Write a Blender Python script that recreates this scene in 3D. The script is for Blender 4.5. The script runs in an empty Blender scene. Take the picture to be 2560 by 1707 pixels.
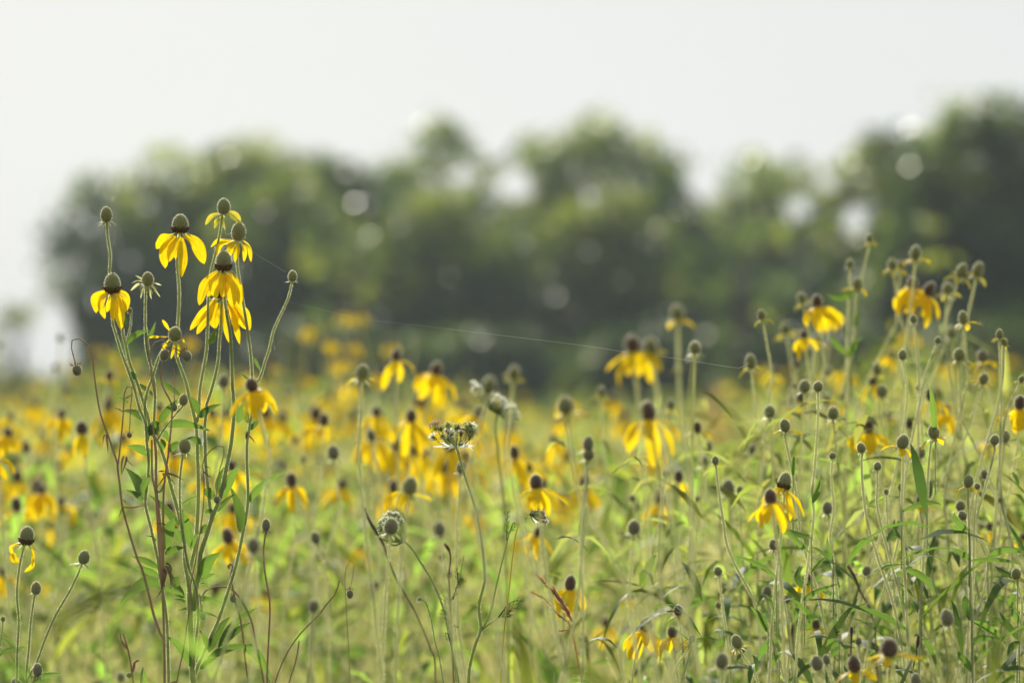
import bpy, math, random
import numpy as np
from mathutils import Vector, Matrix, Quaternion

R = math.radians
sc = bpy.context.scene
rng = random.Random(7)
nrng = np.random.default_rng(7)

# ------------------------------------------------------------------ camera
LENS, SENSOR, FOCUS, EYE = 150.0, 36.0, 3.75, 1.15
FW = SENSOR / LENS                              # frame width at 1 m
HORIZON = 1000.0                                # row of the photograph (2560 x 1707)
PITCH = math.atan((HORIZON - 853.5) / 2560 * FW)
cam_d = bpy.data.cameras.new("camera")
cam = bpy.data.objects.new("camera", cam_d)
sc.collection.objects.link(cam)
cam_d.lens, cam_d.sensor_width = LENS, SENSOR
cam_d.clip_start, cam_d.clip_end = 0.1, 4000
cam.location = (0, 0, EYE)
cam.rotation_euler = (R(90) + PITCH, 0, 0)
cam_d.dof.use_dof = True
cam_d.dof.focus_distance = FOCUS
cam_d.dof.aperture_fstop = 6.3
sc.camera = cam

# ------------------------------------------------------------------ light
SUN_EL, SUN_AZ = 27.0, -10.0                    # azimuth from the view axis, negative = left
world = bpy.data.worlds.new("World")
sc.world = world
world.use_nodes = True
wn, wl = world.node_tree.nodes, world.node_tree.links
wn.clear()
sky = wn.new('ShaderNodeTexSky')
sky.sky_type = 'NISHITA'
sky.sun_disc = False
sky.sun_elevation = R(SUN_EL)
sky.sun_rotation = R(SUN_AZ)
sky.air_density = 1.0
sky.dust_density = 3.0
sky.ozone_density = 1.0
veil = wn.new('ShaderNodeMixRGB')               # high thin cloud over the blue
veil.inputs[0].default_value = 0.94
veil.inputs[2].default_value = (5.7, 6.05, 6.35, 1)
wc = wn.new('ShaderNodeTexCoord')                # the veil is a little uneven
wns = wn.new('ShaderNodeTexNoise'); wns.inputs['Scale'].default_value = 2.2; wns.inputs['Detail'].default_value = 3
wcr = wn.new('ShaderNodeMixRGB')
wcr.inputs[1].default_value = (4.8, 5.3, 5.7, 1)
wcr.inputs[2].default_value = (6.1, 6.3, 6.4, 1)
wl.new(wc.outputs['Generated'], wns.inputs['Vector'])
wl.new(wns.outputs[0], wcr.inputs[0])
wl.new(wcr.outputs[0], veil.inputs[2])
bg = wn.new('ShaderNodeBackground')
bg.inputs[1].default_value = 0.1
wo = wn.new('ShaderNodeOutputWorld')
wl.new(sky.outputs[0], veil.inputs[1])
wl.new(veil.outputs[0], bg.inputs[0])
wl.new(bg.outputs[0], wo.inputs[0])
sun_d = bpy.data.lights.new("sun", 'SUN')
sun_d.energy = 5.0
sun_d.angle = R(0.5)
sun_d.color = (1.0, 0.93, 0.80)
sun = bpy.data.objects.new("sun", sun_d)
sc.collection.objects.link(sun)
to_sun = Vector((math.sin(R(SUN_AZ)) * math.cos(R(SUN_EL)), math.cos(R(SUN_AZ)) * math.cos(R(SUN_EL)), math.sin(R(SUN_EL))))
sun.rotation_euler = to_sun.to_track_quat('Z', 'Y').to_euler()
sc.view_settings.view_transform = 'Standard'
sc.view_settings.look = 'None'
sc.view_settings.exposure = 0.32
sc.view_settings.gamma = 1.0
sc.render.engine = 'CYCLES'
sc.cycles.use_denoising = True
sc.cycles.max_bounces = 8
sc.cycles.diffuse_bounces = 4
sc.cycles.transmission_bounces = 6
sc.cycles.transparent_max_bounces = 8
sc.cycles.caustics_reflective = False
sc.cycles.caustics_refractive = False
sc.cycles.sample_clamp_indirect = 6
sc.cycles.volume_bounces = 1

# ------------------------------------------------------------------ photograph -> world
TILE = dict(R1=(0, 450, 860 / 2352), A1=(0, 800, 640 / 2350), A2=(640, 740, 640 / 2350), A3=(1280, 700, 640 / 2350),
            A4=(1920, 560, 640 / 2350), A5=(1920, 960, 640 / 2350), A6=(1280, 1100, 640 / 2350), B1=(640, 1100, 640 / 2350),
            B2=(0, 1180, 640 / 1904), B3=(1700, 1300, 860 / 2352), B4=(230, 780, 430 / 2247), B5=(230, 1060, 490 / 2260),
            B6=(230, 1380, 490 / 2350), Z4=(700, 1130, 860 / 2337), Z6=(1500, 1000, 1060 / 2351), F=(0, 0, 2560 / 2352))
FWD = Vector((0, math.cos(PITCH), math.sin(PITCH)))
UPV = Vector((0, -math.sin(PITCH), math.cos(PITCH)))
RGT = Vector((1, 0, 0))


def px(t, x, y):
    ox, oy, s = TILE[t]
    return ox + x * s, oy + y * s


def at(t, x, y, d):
    """the point d metres along the view axis seen at tile coordinates x, y"""
    X, Y = px(t, x, y)
    return Vector((0, 0, EYE)) + d * (FWD + RGT * ((X - 1280) / 2560 * FW) - UPV * ((Y - 853.5) / 2560 * FW))


def size(t, w, d):
    return w * TILE[t][2] / 2560 * FW * d


# ------------------------------------------------------------------ mesh helpers
class MB:
    def __init__(s):
        s.v, s.f, s.m, s.n = [], [], [], 0

    def add(s, v, f, mat=0):
        v = np.asarray(v, dtype=np.float32).reshape(-1, 3)
        f = np.asarray(f, dtype=np.int32)
        if len(f) == 0:
            return
        s.f.append(f + s.n)
        s.m.append(np.full(len(f), mat, dtype=np.int32))
        s.v.append(v)
        s.n += len(v)

    def build(s, name, mats, parent=None, smooth=True, origin=(0, 0, 0)):
        me = s.mesh(name, mats, smooth, origin)
        o = bpy.data.objects.new(name, me)
        sc.collection.objects.link(o)
        o.location = origin
        if parent:
            o.parent = parent
        return o

    def mesh(s, name, mats, smooth=True, origin=(0, 0, 0)):
        me = bpy.data.meshes.new(name)
        V = np.concatenate(s.v) - np.asarray(origin, dtype=np.float32)
        me.vertices.add(len(V))
        me.vertices.foreach_set('co', V.astype(np.float32).ravel())
        loops = np.concatenate([f.ravel() for f in s.f])
        tot = np.concatenate([np.full(len(f), f.shape[1], dtype=np.int32) for f in s.f])
        start = np.concatenate([[0], np.cumsum(tot)[:-1]]).astype(np.int32)
        me.loops.add(len(loops))
        me.loops.foreach_set('vertex_index', loops.astype(np.int32))
        me.polygons.add(len(tot))
        me.polygons.foreach_set('loop_start', start)
        me.polygons.foreach_set('loop_total', tot)
        me.polygons.foreach_set('material_index', np.concatenate(s.m))
        me.polygons.foreach_set('use_smooth', np.full(len(tot), smooth))
        for m in (mats if isinstance(mats, (list, tuple)) else [mats]):
            me.materials.append(m)
        me.update(calc_edges=True)
        return me


def spline(pts, n):
    """Catmull-Rom through pts, n samples"""
    P = np.array([list(p) for p in pts], dtype=float)
    if len(P) == 2:
        t = np.linspace(0, 1, n)[:, None]
        return P[0] * (1 - t) + P[1] * t
    Q = np.vstack([2 * P[0] - P[1], P, 2 * P[-1] - P[-2]])
    seg = np.linalg.norm(np.diff(P, axis=0), axis=1)
    cum = np.concatenate([[0], np.cumsum(seg)])
    u = np.linspace(0, cum[-1], n)
    i = np.clip(np.searchsorted(cum, u, side='right') - 1, 0, len(P) - 2)
    t = ((u - cum[i]) / np.maximum(seg[i], 1e-9))[:, None]
    a, b, c, d = Q[i], Q[i + 1], Q[i + 2], Q[i + 3]
    return 0.5 * (2 * b + (c - a) * t + (2 * a - 5 * b + 4 * c - d) * t ** 2 + (3 * b - a - 3 * c + d) * t ** 3)


def frames(P):
    T = np.gradient(P, axis=0)
    T /= np.linalg.norm(T, axis=1)[:, None] + 1e-12
    ref = np.array([0.13, 1.0, 0.07])
    A = np.cross(T, ref)
    A /= np.linalg.norm(A, axis=1)[:, None] + 1e-9
    B = np.cross(T, A)
    return T, A, B


def tube(mb, pts, r0, r1, n=7, seg=24, mat=0, swell=None):
    P = spline(pts, seg)
    T, A, B = frames(P)
    r = np.linspace(r0, r1, seg)
    if swell is not None:
        r = r * swell(np.linspace(0, 1, seg))
    a = np.linspace(0, 2 * np.pi, n, endpoint=False)
    V = P[:, None, :] + r[:, None, None] * (np.cos(a)[None, :, None] * A[:, None, :] + np.sin(a)[None, :, None] * B[:, None, :])
    i, j = np.meshgrid(np.arange(seg - 1), np.arange(n), indexing='ij')
    i, j = i.ravel(), j.ravel()
    k = (j + 1) % n
    F = np.stack([i * n + j, i * n + k, (i + 1) * n + k, (i + 1) * n + j], 1)
    mb.add(V, F, mat)
    mb.add(V[-1], np.array([[0, q, q + 1] for q in range(1, n - 1)]), mat)
    return P, r


def hairs(mb, P, r, count, length, width, mat=1):
    """real fuzz: fine thin spikes standing off the stem"""
    if count < 1:
        return
    T, A, B = frames(P)
    u = nrng.uniform(0, len(P) - 1.001, count)
    i = u.astype(int)
    f = (u - i)[:, None]
    C = P[i] * (1 - f) + P[i + 1] * f
    rr = (r[i] * (1 - f[:, 0]) + r[i + 1] * f[:, 0])[:, None]
    a = nrng.uniform(0, 2 * np.pi, count)[:, None]
    N = np.cos(a) * A[i] + np.sin(a) * B[i]
    L = length * nrng.uniform(.5, 1.3, count)[:, None]
    W = T[i] * width * .5
    b = C + N * rr * .9
    tip = C + N * (rr + L) + T[i] * L * nrng.uniform(-.5, .5, count)[:, None]
    V = np.stack([b - W, b + W, tip], 1)
    mb.add(V.reshape(-1, 3), np.arange(count * 3).reshape(-1, 3), mat)


LANCE = lambda t: np.sin(np.pi * np.clip(t, 0, 1) ** 0.72) ** 0.85 * (1 - 0.25 * t) + 0.02
PETALW = lambda t: (0.24 + 0.80 * np.sin(np.pi * np.clip(t, 0, 1) ** 1.0 * 0.72)) * np.clip(1 - t ** 3.2, 0, 1) ** .62 + 0.02


def ribbon(mb, P, width, side, prof, fold=0.25, cols=3, mat=0, wave=0.0, ribs=0.0):
    """a leaf or a petal: a curved sheet along P"""
    P = np.asarray(P)
    n = len(P)
    T, _, _ = frames(P)
    S = np.asarray(side, dtype=float)
    if S.ndim == 1:
        S = np.tile(S, (n, 1))
    S = S - (S * T).sum(1)[:, None] * T
    S /= np.linalg.norm(S, axis=1)[:, None] + 1e-9
    N = np.cross(S, T)
    t = np.linspace(0, 1, n)
    w = width * prof(t) * .5
    c = np.linspace(-1, 1, cols)
    ph = rng.uniform(0, 6)
    lift = fold * np.abs(c)[None, :] ** 1.5 * w[:, None] + wave * w[:, None] * np.sin(t * 14 + ph)[:, None] * c[None, :]
    if ribs:
        lift = lift + ribs * w[:, None] * np.cos(c * np.pi * 2.5)[None, :]
    V = P[:, None, :] + w[:, None, None] * c[None, :, None] * S[:, None, :] + lift[:, :, None] * N[:, None, :]
    i, j = np.meshgrid(np.arange(n - 1), np.arange(cols - 1), indexing='ij')
    i, j = i.ravel(), j.ravel()
    F = np.stack([i * cols + j, i * cols + j + 1, (i + 1) * cols + j + 1, (i + 1) * cols + j], 1)
    mb.add(V, F, mat)


# ------------------------------------------------------------------ materials
def mat_new(name):
    m = bpy.data.materials.new(name)
    m.use_nodes = True
    nt = m.node_tree
    nt.nodes.clear()
    out = nt.nodes.new('ShaderNodeOutputMaterial')
    return m, nt.nodes, nt.links, out


def sheet(name, col, trans, mix=0.5, rough=0.5, spec=0.35, var=0.25, scale=25.0, hue=0.0):
    """leaf or petal: reflects one colour, lets another through; blotchy and different from one to the next"""
    m, N, L, out = mat_new(name)
    tc = N.new('ShaderNodeTexCoord')
    no = N.new('ShaderNodeTexNoise')
    no.inputs['Scale'].default_value = scale
    no.inputs['Detail'].default_value = 3
    L.new(tc.outputs['Object'], no.inputs['Vector'])
    oi = N.new('ShaderNodeObjectInfo')
    geo = N.new('ShaderNodeNewGeometry')
    add = N.new('ShaderNodeMath'); add.operation = 'ADD'
    L.new(oi.outputs['Random'], add.inputs[0])
    L.new(geo.outputs['Random Per Island'], add.inputs[1])
    mr = N.new('ShaderNodeMapRange')
    mr.inputs[1].default_value, mr.inputs[2].default_value = 0.0, 2.0
    mr.inputs[3].default_value, mr.inputs[4].default_value = 1 - var, 1 + var
    L.new(add.outputs[0], mr.inputs[0])
    mr2 = N.new('ShaderNodeMapRange')
    mr2.inputs[1].default_value, mr2.inputs[2].default_value = 0.3, 0.7
    mr2.inputs[3].default_value, mr2.inputs[4].default_value = 1 - var * .6, 1 + var * .4
    L.new(no.outputs[0], mr2.inputs[0])
    mul = N.new('ShaderNodeMath'); mul.operation = 'MULTIPLY'
    L.new(mr.outputs[0], mul.inputs[0]); L.new(mr2.outputs[0], mul.inputs[1])
    hr = N.new('ShaderNodeMapRange')
    hr.inputs[1].default_value, hr.inputs[2].default_value = 0.0, 1.0
    hr.inputs[3].default_value, hr.inputs[4].default_value = 0.5 - hue, 0.5 + hue
    L.new(geo.outputs['Random Per Island'], hr.inputs[0])
    hs = []
    for c in (col, trans):
        h = N.new('ShaderNodeHueSaturation')
        h.inputs['Color'].default_value = (*c, 1)
        L.new(mul.outputs[0], h.inputs['Value'])
        L.new(hr.outputs[0], h.inputs['Hue'])
        hs.append(h)
    p = N.new('ShaderNodeBsdfPrincipled')
    L.new(hs[0].outputs[0], p.inputs['Base Color'])
    p.inputs['Roughness'].default_value = rough
    p.inputs['Specular IOR Level'].default_value = spec
    tr = N.new('ShaderNodeBsdfTranslucent')
    L.new(hs[1].outputs[0], tr.inputs['Color'])
    mx = N.new('ShaderNodeMixShader')
    mx.inputs[0].default_value = mix
    L.new(p.outputs[0], mx.inputs[1]); L.new(tr.outputs[0], mx.inputs[2])
    L.new(mx.outputs[0], out.inputs[0])
    return m


def solid(name, col, rough=0.7, sheen=0.0, var=0.3, scale=60.0, bump=0.3, col2=None):
    m, N, L, out = mat_new(name)
    tc = N.new('ShaderNodeTexCoord')
    no = N.new('ShaderNodeTexNoise')
    no.inputs['Scale'].default_value = scale
    no.inputs['Detail'].default_value = 4
    L.new(tc.outputs['Object'], no.inputs['Vector'])
    cr = N.new('ShaderNodeMixRGB')
    cr.inputs[1].default_value = (*[c * (1 - var) for c in col], 1)
    cr.inputs[2].default_value = (*(col2 or [c * (1 + var) for c in col]), 1)
    L.new(no.outputs[0], cr.inputs[0])
    p = N.new('ShaderNodeBsdfPrincipled')
    L.new(cr.outputs[0], p.inputs['Base Color'])
    p.inputs['Roughness'].default_value = rough
    p.inputs['Specular IOR Level'].default_value = 0.3
    p.inputs['Sheen Weight'].default_value = sheen
    p.inputs['Sheen Roughness'].default_value = 0.4
    bu = N.new('ShaderNodeBump')
    bu.inputs['Strength'].default_value = bump
    bu.inputs['Distance'].default_value = 0.002
    L.new(no.outputs[0], bu.inputs['Height'])
    L.new(bu.outputs[0], p.inputs['Normal'])
    L.new(p.outputs[0], out.inputs[0])
    return m


M = {}
M['petal'] = sheet('petal_yellow', (0.82, 0.55, 0.012), (0.97, 0.70, 0.008), 0.58, 0.55, 0.2, 0.18, 2.0, 0.006)
M['petal_young'] = sheet('petal_greenish_yellow', (0.55, 0.48, 0.05), (0.72, 0.62, 0.06), 0.5, 0.55, 0.2, 0.12, 2.0)
M['leaf'] = sheet('leaf_green', (0.052, 0.100, 0.032), (0.22, 0.37, 0.05), 0.46, 0.6, 0.12, 0.22, 40.0, 0.015)
M['undergrowth'] = sheet('undergrowth_green', (0.10, 0.15, 0.040), (0.46, 0.62, 0.080), 0.62, 0.85, 0.03, 0.45, 3.0, 0.035)
M['undergrowth_olive'] = sheet('undergrowth_olive', (0.12, 0.145, 0.05), (0.49, 0.55, 0.11), 0.58, 0.85, 0.03, 0.4, 3.0, 0.03)
M['straw'] = sheet('grass_straw', (0.34, 0.33, 0.14), (0.72, 0.67, 0.27), 0.5, 0.85, 0.03, 0.3, 3.0, 0.02)
M['far_green'] = sheet('meadow_far_green', (0.13, 0.13, 0.06), (0.36, 0.35, 0.13), 0.5, 0.6, 0.2, 0.3, 1.0, 0.03)
M['stem'] = sheet('stem_green', (0.22, 0.28, 0.10), (0.56, 0.63, 0.24), 0.45, 0.5, 0.4, 0.15, 20.0)
M['stem_pale'] = sheet('stem_pale_green', (0.44, 0.46, 0.24), (0.82, 0.83, 0.46), 0.5, 0.5, 0.3, 0.15, 20.0)
M['hair'] = sheet('fuzz', (0.82, 0.83, 0.56), (0.97, 0.97, 0.68), 0.6, 0.5, 0.3, 0.05, 1.0)
M['cone_green'] = solid('cone_grey_green', (0.20, 0.20, 0.075), 0.8, 0.4, 0.25, 8.0)
M['cone_brown'] = solid('cone_dark_brown', (0.10, 0.052, 0.036), 0.85, 0.3, 0.3, 8.0)
M['cone_grey'] = solid('cone_weathered_grey', (0.18, 0.165, 0.095), 0.9, 0.3, 0.25, 8.0)
M['floret'] = solid('floret_brown', (0.11, 0.05, 0.018), 0.8, 0.1, 0.3, 8.0)
M['dry'] = solid('dry_stalk_brown', (0.33, 0.20, 0.10), 0.75, 0.4, 0.35, 90.0)
M['dry_leaf'] = sheet('dry_leaf_brown', (0.16, 0.11, 0.07), (0.20, 0.12, 0.06), 0.3, 0.7, 0.2, 0.3, 30.0)
M['calyx'] = sheet('calyx_green', (0.30, 0.33, 0.14), (0.75, 0.76, 0.36), 0.5, 0.5, 0.3, 0.1, 10.0)
M['lace'] = sheet('lace_white', (0.84, 0.84, 0.72), (0.97, 0.97, 0.84), 0.7, 0.6, 0.2, 0.1, 10.0)
M['lace_pink'] = sheet('lace_pink', (0.45, 0.28, 0.30), (0.8, 0.55, 0.5), 0.4, 0.6, 0.2, 0.1, 10.0)
M['tan'] = sheet('seed_tan', (0.42, 0.26, 0.12), (0.75, 0.50, 0.22), 0.45, 0.5, 0.4, 0.25, 10.0)
M['rust'] = sheet('seed_rust', (0.34, 0.22, 0.11), (0.60, 0.38, 0.18), 0.45, 0.6, 0.2, 0.25, 10.0)
M['bark'] = solid('bark', (0.09, 0.075, 0.06), 0.9, 0, 0.4, 4.0, 0.8)
M['silk'] = solid('spider_silk', (0.75, 0.72, 0.66), 0.25, 0, 0.1, 4.0, 0)
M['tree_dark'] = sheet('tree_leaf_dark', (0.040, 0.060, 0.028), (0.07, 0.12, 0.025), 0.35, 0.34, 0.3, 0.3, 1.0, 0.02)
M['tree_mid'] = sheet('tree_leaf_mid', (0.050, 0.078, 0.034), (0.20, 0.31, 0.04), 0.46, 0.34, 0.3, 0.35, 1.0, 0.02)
M['tree_light'] = sheet('tree_leaf_sunlit', (0.08, 0.105, 0.03), (0.46, 0.56, 0.05), 0.5, 0.4, 0.5, 0.3, 1.0, 0.02)  # sunlit foliage painted in as a paler yellow-green leaf colour


# ------------------------------------------------------------------ objects
def tag(o, label=None, cat=None, group=None, kind=None):
    if label: o['label'] = label
    if cat: o['category'] = cat
    if group: o['group'] = group
    if kind: o['kind'] = kind
    return o


def empty(name, loc):
    o = bpy.data.objects.new(name, None)
    o.empty_display_size = 0.02
    o.location = loc
    sc.collection.objects.link(o)
    return o


def inst(name, me, parent, mtx=None):
    o = bpy.data.objects.new(name, me)
    sc.collection.objects.link(o)
    o.parent = parent
    if mtx is not None:
        o.matrix_local = mtx
    return o


# ------------------------------------------------------------------ flower head pieces (unit: cone width = 1)
def fib(n, lo=-1.0, hi=1.0):
    i = np.arange(n) + .5
    z = lo + (hi - lo) * i / n
    a = np.pi * (1 + 5 ** .5) * i
    r = np.sqrt(np.clip(1 - z * z, 0, 1))
    return np.stack([r * np.cos(a), r * np.sin(a), z], 1)


def cone_mesh(name, H, mats, n=230, spike=0.035, fuzz=900, seed=0, shrink=1.0):
    """egg-shaped cone of packed florets, receptacle at the origin, with a fine fuzz"""
    g = np.random.default_rng(seed)
    mb = MB()
    rad = np.array([.48, .48, H * .5])
    cen = np.array([0, 0, H * .5])
    nu, nv = 14, 10
    th = np.linspace(0.02, np.pi - .02, nv)
    ph = np.linspace(0, 2 * np.pi, nu, endpoint=False)
    V = np.stack([np.sin(th)[:, None] * np.cos(ph), np.sin(th)[:, None] * np.sin(ph), np.repeat(np.cos(th)[:, None], nu, 1)], 2)
    V[..., :2] *= (1 - .10 * V[..., 2:3])
    V = V * rad + cen
    F = [[i * nu + j, (i + 1) * nu + j, (i + 1) * nu + (j + 1) % nu, i * nu + (j + 1) % nu] for i in range(nv - 1) for j in range(nu)]
    mb.add(V, F, 0)
    D = fib(n)
    for d in D:
        s = 1 - .10 * d[2]
        c = np.array([d[0] * s, d[1] * s, d[2]]) * rad + cen
        nn = d / rad; nn /= np.linalg.norm(nn)
        a = np.cross(nn, [0.3, 0.2, 1.0]); a /= np.linalg.norm(a); b = np.cross(nn, a)
        r = .042 * shrink
        base = [c + r * (math.cos(q) * a + math.sin(q) * b) for q in (0, 1.571, 3.142, 4.712)]
        mb.add(base + [c + nn * spike * g.uniform(.6, 1.3)], [[0, 1, 4], [1, 2, 4], [2, 3, 4], [3, 0, 4]], 0)
    if fuzz:
        D = fib(fuzz) + g.normal(0, .05, (fuzz, 3))
        D /= np.linalg.norm(D, axis=1)[:, None]
        s = (1 - .10 * D[:, 2:3])
        C = np.concatenate([D[:, :2] * s, D[:, 2:]], 1) * rad + cen
        NN = D / rad; NN /= np.linalg.norm(NN, axis=1)[:, None]
        A = np.cross(NN, g.normal(0, 1, (fuzz, 3))); A /= np.linalg.norm(A, axis=1)[:, None]
        L = g.uniform(.05, .12, (fuzz, 1))
        V = np.stack([C - A * .010, C + A * .010, C + NN * L], 1)
        mb.add(V.reshape(-1, 3), np.arange(fuzz * 3).reshape(-1, 3), 1)
    return mb.mesh(name, mats)


def ring_mesh(name, H, mat, lo=-0.97, hi=-0.15, n=120, L=.13, seed=1):
    """opened disk florets standing off the lower part of the cone"""
    g = np.random.default_rng(seed)
    mb = MB()
    rad = np.array([.5, .5, H * .5]); cen = np.array([0, 0, H * .5])
    for d in fib(n, lo, hi):
        s = 1 - .10 * d[2]
        c = np.array([d[0] * s, d[1] * s, d[2]]) * rad + cen
        nn = d / rad; nn /= np.linalg.norm(nn)
        nn = nn + g.normal(0, .18, 3); nn /= np.linalg.norm(nn)
        a = np.cross(nn, [0.3, 0.2, 1.0]); a /= np.linalg.norm(a); b = np.cross(nn, a)
        l = L * g.uniform(.6, 1.25)
        r = .028
        p0 = [c + r * (math.cos(q) * a + math.sin(q) * b) for q in (0, 2.09, 4.19)]
        p1 = [c + nn * l + r * 1.1 * (math.cos(q) * a + math.sin(q) * b) for q in (0, 2.09, 4.19)]
        mb.add(p0 + p1, [[0, 1, 4, 3], [1, 2, 5, 4], [2, 0, 3, 5]], 0)
        mb.add(p1, [[0, 1, 2]], 0)
    return mb.mesh(name, mat, smooth=False)


def petal_path(L, a0, a1, n=11, r0=.26, z0=.08, az_bend=0.0):
    P = [np.array([r0, 0, z0])]
    for i in range(n - 1):
        t = (i + .5) / (n - 1)
        e = a0 + (a1 - a0) * (1 - (1 - t) ** 1.6)
        P.append(P[-1] + L / (n - 1) * np.array([math.cos(e), az_bend * t, math.sin(e)]))
    return np.array(P)


def petal_mesh(name, L, W, a0, a1, mat, seed, cols=5):
    rng.seed(seed)
    mb = MB()
    P = petal_path(L, a0, a1, az_bend=rng.uniform(-.25, .25))
    tw = rng.uniform(-.5, .5)
    side = np.array([[math.sin(tw * t) * .6, math.cos(tw * t), 0] for t in np.linspace(0, 1, len(P))])
    ribbon(mb, P, W, side, PETALW, fold=rng.uniform(-.45, -.1), cols=cols, wave=.10, ribs=.05)
    return mb.mesh(name, mat)


def calyx_mesh(name, L, W, a0, a1, n, mat, seed, jitter=.3):
    rng.seed(seed)
    mb = MB()
    for i in range(n):
        az = 2 * math.pi * (i + rng.uniform(-.3, .3)) / n
        P = petal_path(L * rng.uniform(1 - jitter, 1 + jitter), a0 + rng.uniform(-.3, .3), a1 + rng.uniform(-.4, .4), n=6, r0=.26, z0=.06)
        c, s = math.cos(az), math.sin(az)
        P = np.stack([P[:, 0] * c - P[:, 1] * s, P[:, 0] * s + P[:, 1] * c, P[:, 2]], 1)
        ribbon(mb, P, W, (-s, c, 0), LANCE, .2, 3)
    return mb.mesh(name, mat)


CONE = {}
for key, H, mt in (('green', 1.28, 'cone_green'), ('brown', 1.28, 'cone_brown'), ('grey', 1.3, 'cone_grey')):
    CONE[key] = (cone_mesh('flower_head', H, [M[mt], M['hair']], seed=len(CONE)), H)
CONE['bud'] = (cone_mesh('flower_head', 1.12, [M['cone_green'], M['hair']], n=150, seed=9), 1.12)
RING = ring_mesh('floret_ring', 1.22, M['floret'], -.97, -.28, n=170, L=.115)
RING_HI = ring_mesh('floret_ring', 1.22, M['floret'], -.97, .1, n=170)
PET = dict(droop=[petal_mesh('petal', L, W, a0, a1, M['petal'], i) for i, (L, W, a0, a1) in enumerate(
    [(2.3, .95, -.7, -1.35), (2.1, 1.0, -.2, -1.4), (2.7, .88, -.8, -1.3), (2.3, .92, -.2, -.95), (2.5, .84, -.9, -1.5), (2.0, .95, .1, -1.3), (2.5, .8, -.35, -.8)])],
    spread=[petal_mesh('petal', L, W, a0, a1, M['petal'], 20 + i) for i, (L, W, a0, a1) in enumerate(
        [(1.7, .70, .15, -.5), (1.6, .66, 0, -.9), (1.8, .60, -.1, -.3), (1.4, .70, .1, -.7)])],
    young=[petal_mesh('petal', L, W, a0, a1, M['petal_young'], 40 + i) for i, (L, W, a0, a1) in enumerate(
        [(1.1, .44, .2, -.5), (1.3, .38, 0, -.8), (.95, .44, .3, -.2), (1.2, .34, -.2, -1.0)])])
CAL = dict(green=[calyx_mesh('calyx', .85, .18, -.1, -.9, 11, M['calyx'], s) for s in (60, 61)],
           tiny=[calyx_mesh('calyx', .62, .17, .2, -.5, 10, M['calyx'], s) for s in (62, 63)],
           dry=[calyx_mesh('calyx', .75, .13, .3, -1.2, 13, M['dry_leaf'], s) for s in (64, 65)])

STYLE = {  # cone, petals, (min, max), calyx, floret ring
    'D': ('brown', 'droop', (5, 10), 'tiny', None), 'DS': ('brown', 'spread', (4, 6), 'tiny', None),
    'G': ('green', 'droop', (6, 9), 'tiny', RING), 'GS': ('grey', 'spread', (3, 5), 'tiny', None),
    'S': ('green', 'young', (3, 6), 'green', None), 'SY': ('green', 'spread', (2, 3), 'green', None),
    'B': ('bud', None, (0, 0), 'tiny', None), 'C': ('grey', None, (0, 0), 'green', None), 'K': ('brown', None, (0, 0), 'tiny', None),
    'X': ('grey', None, (0, 0), 'dry', None)}


def head_matrix(base, axis, w, spin=0.0):
    q = Vector(axis).normalized().to_track_quat('Z', 'Y')
    return Matrix.Translation(base) @ q.to_matrix().to_4x4() @ Matrix.Rotation(spin, 4, 'Z') @ Matrix.Scale(w, 4)


def add_head(root, base, axis, w, style, petals=None, ring=None, H=None, pscale=1.0):
    """flower_head part with its petals, florets and calyx as sub-parts; returns its world matrix"""
    cone, pk, cnt, cal, rg = STYLE[style]
    me, Hc = CONE[cone]
    Mw = head_matrix(base, axis, w, rng.uniform(0, 6))
    if H:
        Mw = Mw @ Matrix.Diagonal((1, 1, H / Hc, 1))
    h = inst('flower_head', me, root, Matrix.Translation(-root.location) @ Mw)
    if ring or rg:
        inst('floret_ring', ring or rg, h, Matrix.Identity(4))
    if cal:
        inst('calyx', rng.choice(CAL[cal]), h, Matrix.Rotation(rng.uniform(0, 6), 4, 'Z'))
    if pk and petals is None:
        n = rng.randint(*cnt)
        a = rng.uniform(0, 6.28)
        for i in range(n):
            if n > 4 and rng.random() < .16:
                continue
            az = a + 2 * math.pi * (i + rng.uniform(-.22, .22)) / n
            s = pscale * rng.uniform(.85, 1.1)
            inst('petal', rng.choice(PET[pk]), h, Matrix.Rotation(az, 4, 'Z') @ Matrix.Diagonal((s, s, s, 1)))
    return h, Mw, (H or Hc)


def world_petal(h, Mw, pts, width, mat, prof=PETALW, fold=-.3, roll=None, n=14):
    """a petal whose course is given in world points (seen from the front where it hangs)"""
    inv = Mw.inverted()
    P = spline(pts, n)
    mb = MB()
    y = rng.uniform(-.5, .5) if roll is None else roll
    ribbon(mb, P, width, (1, y, 0), prof, fold, 11, wave=.12, ribs=.09)
    V = np.concatenate(mb.v)
    V = np.array([list(inv @ Vector([float(c) for c in v])) for v in V])
    mb.v = [V.astype(np.float32)]
    return inst('petal', mb.mesh('petal', mat), h, Matrix.Identity(4))


def add_stem(root, pts, r0, r1, mats=None, fuzz=1.0, name='stem', seg=None, nside=7, hl=.0009, hw=.00014):
    mb = MB()
    L = sum((Vector(a) - Vector(b)).length for a, b in zip(pts[:-1], pts[1:]))
    seg = seg or max(12, int(L / .007))
    P, r = tube(mb, pts, r0, r1, nside, seg)
    hairs(mb, P, r, int(L * 9000 * fuzz), hl, hw)
    o = mb.build(name, mats or [M['stem'], M['hair']], root)
    o.data.transform(Matrix.Translation(-root.location))
    return P


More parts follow.
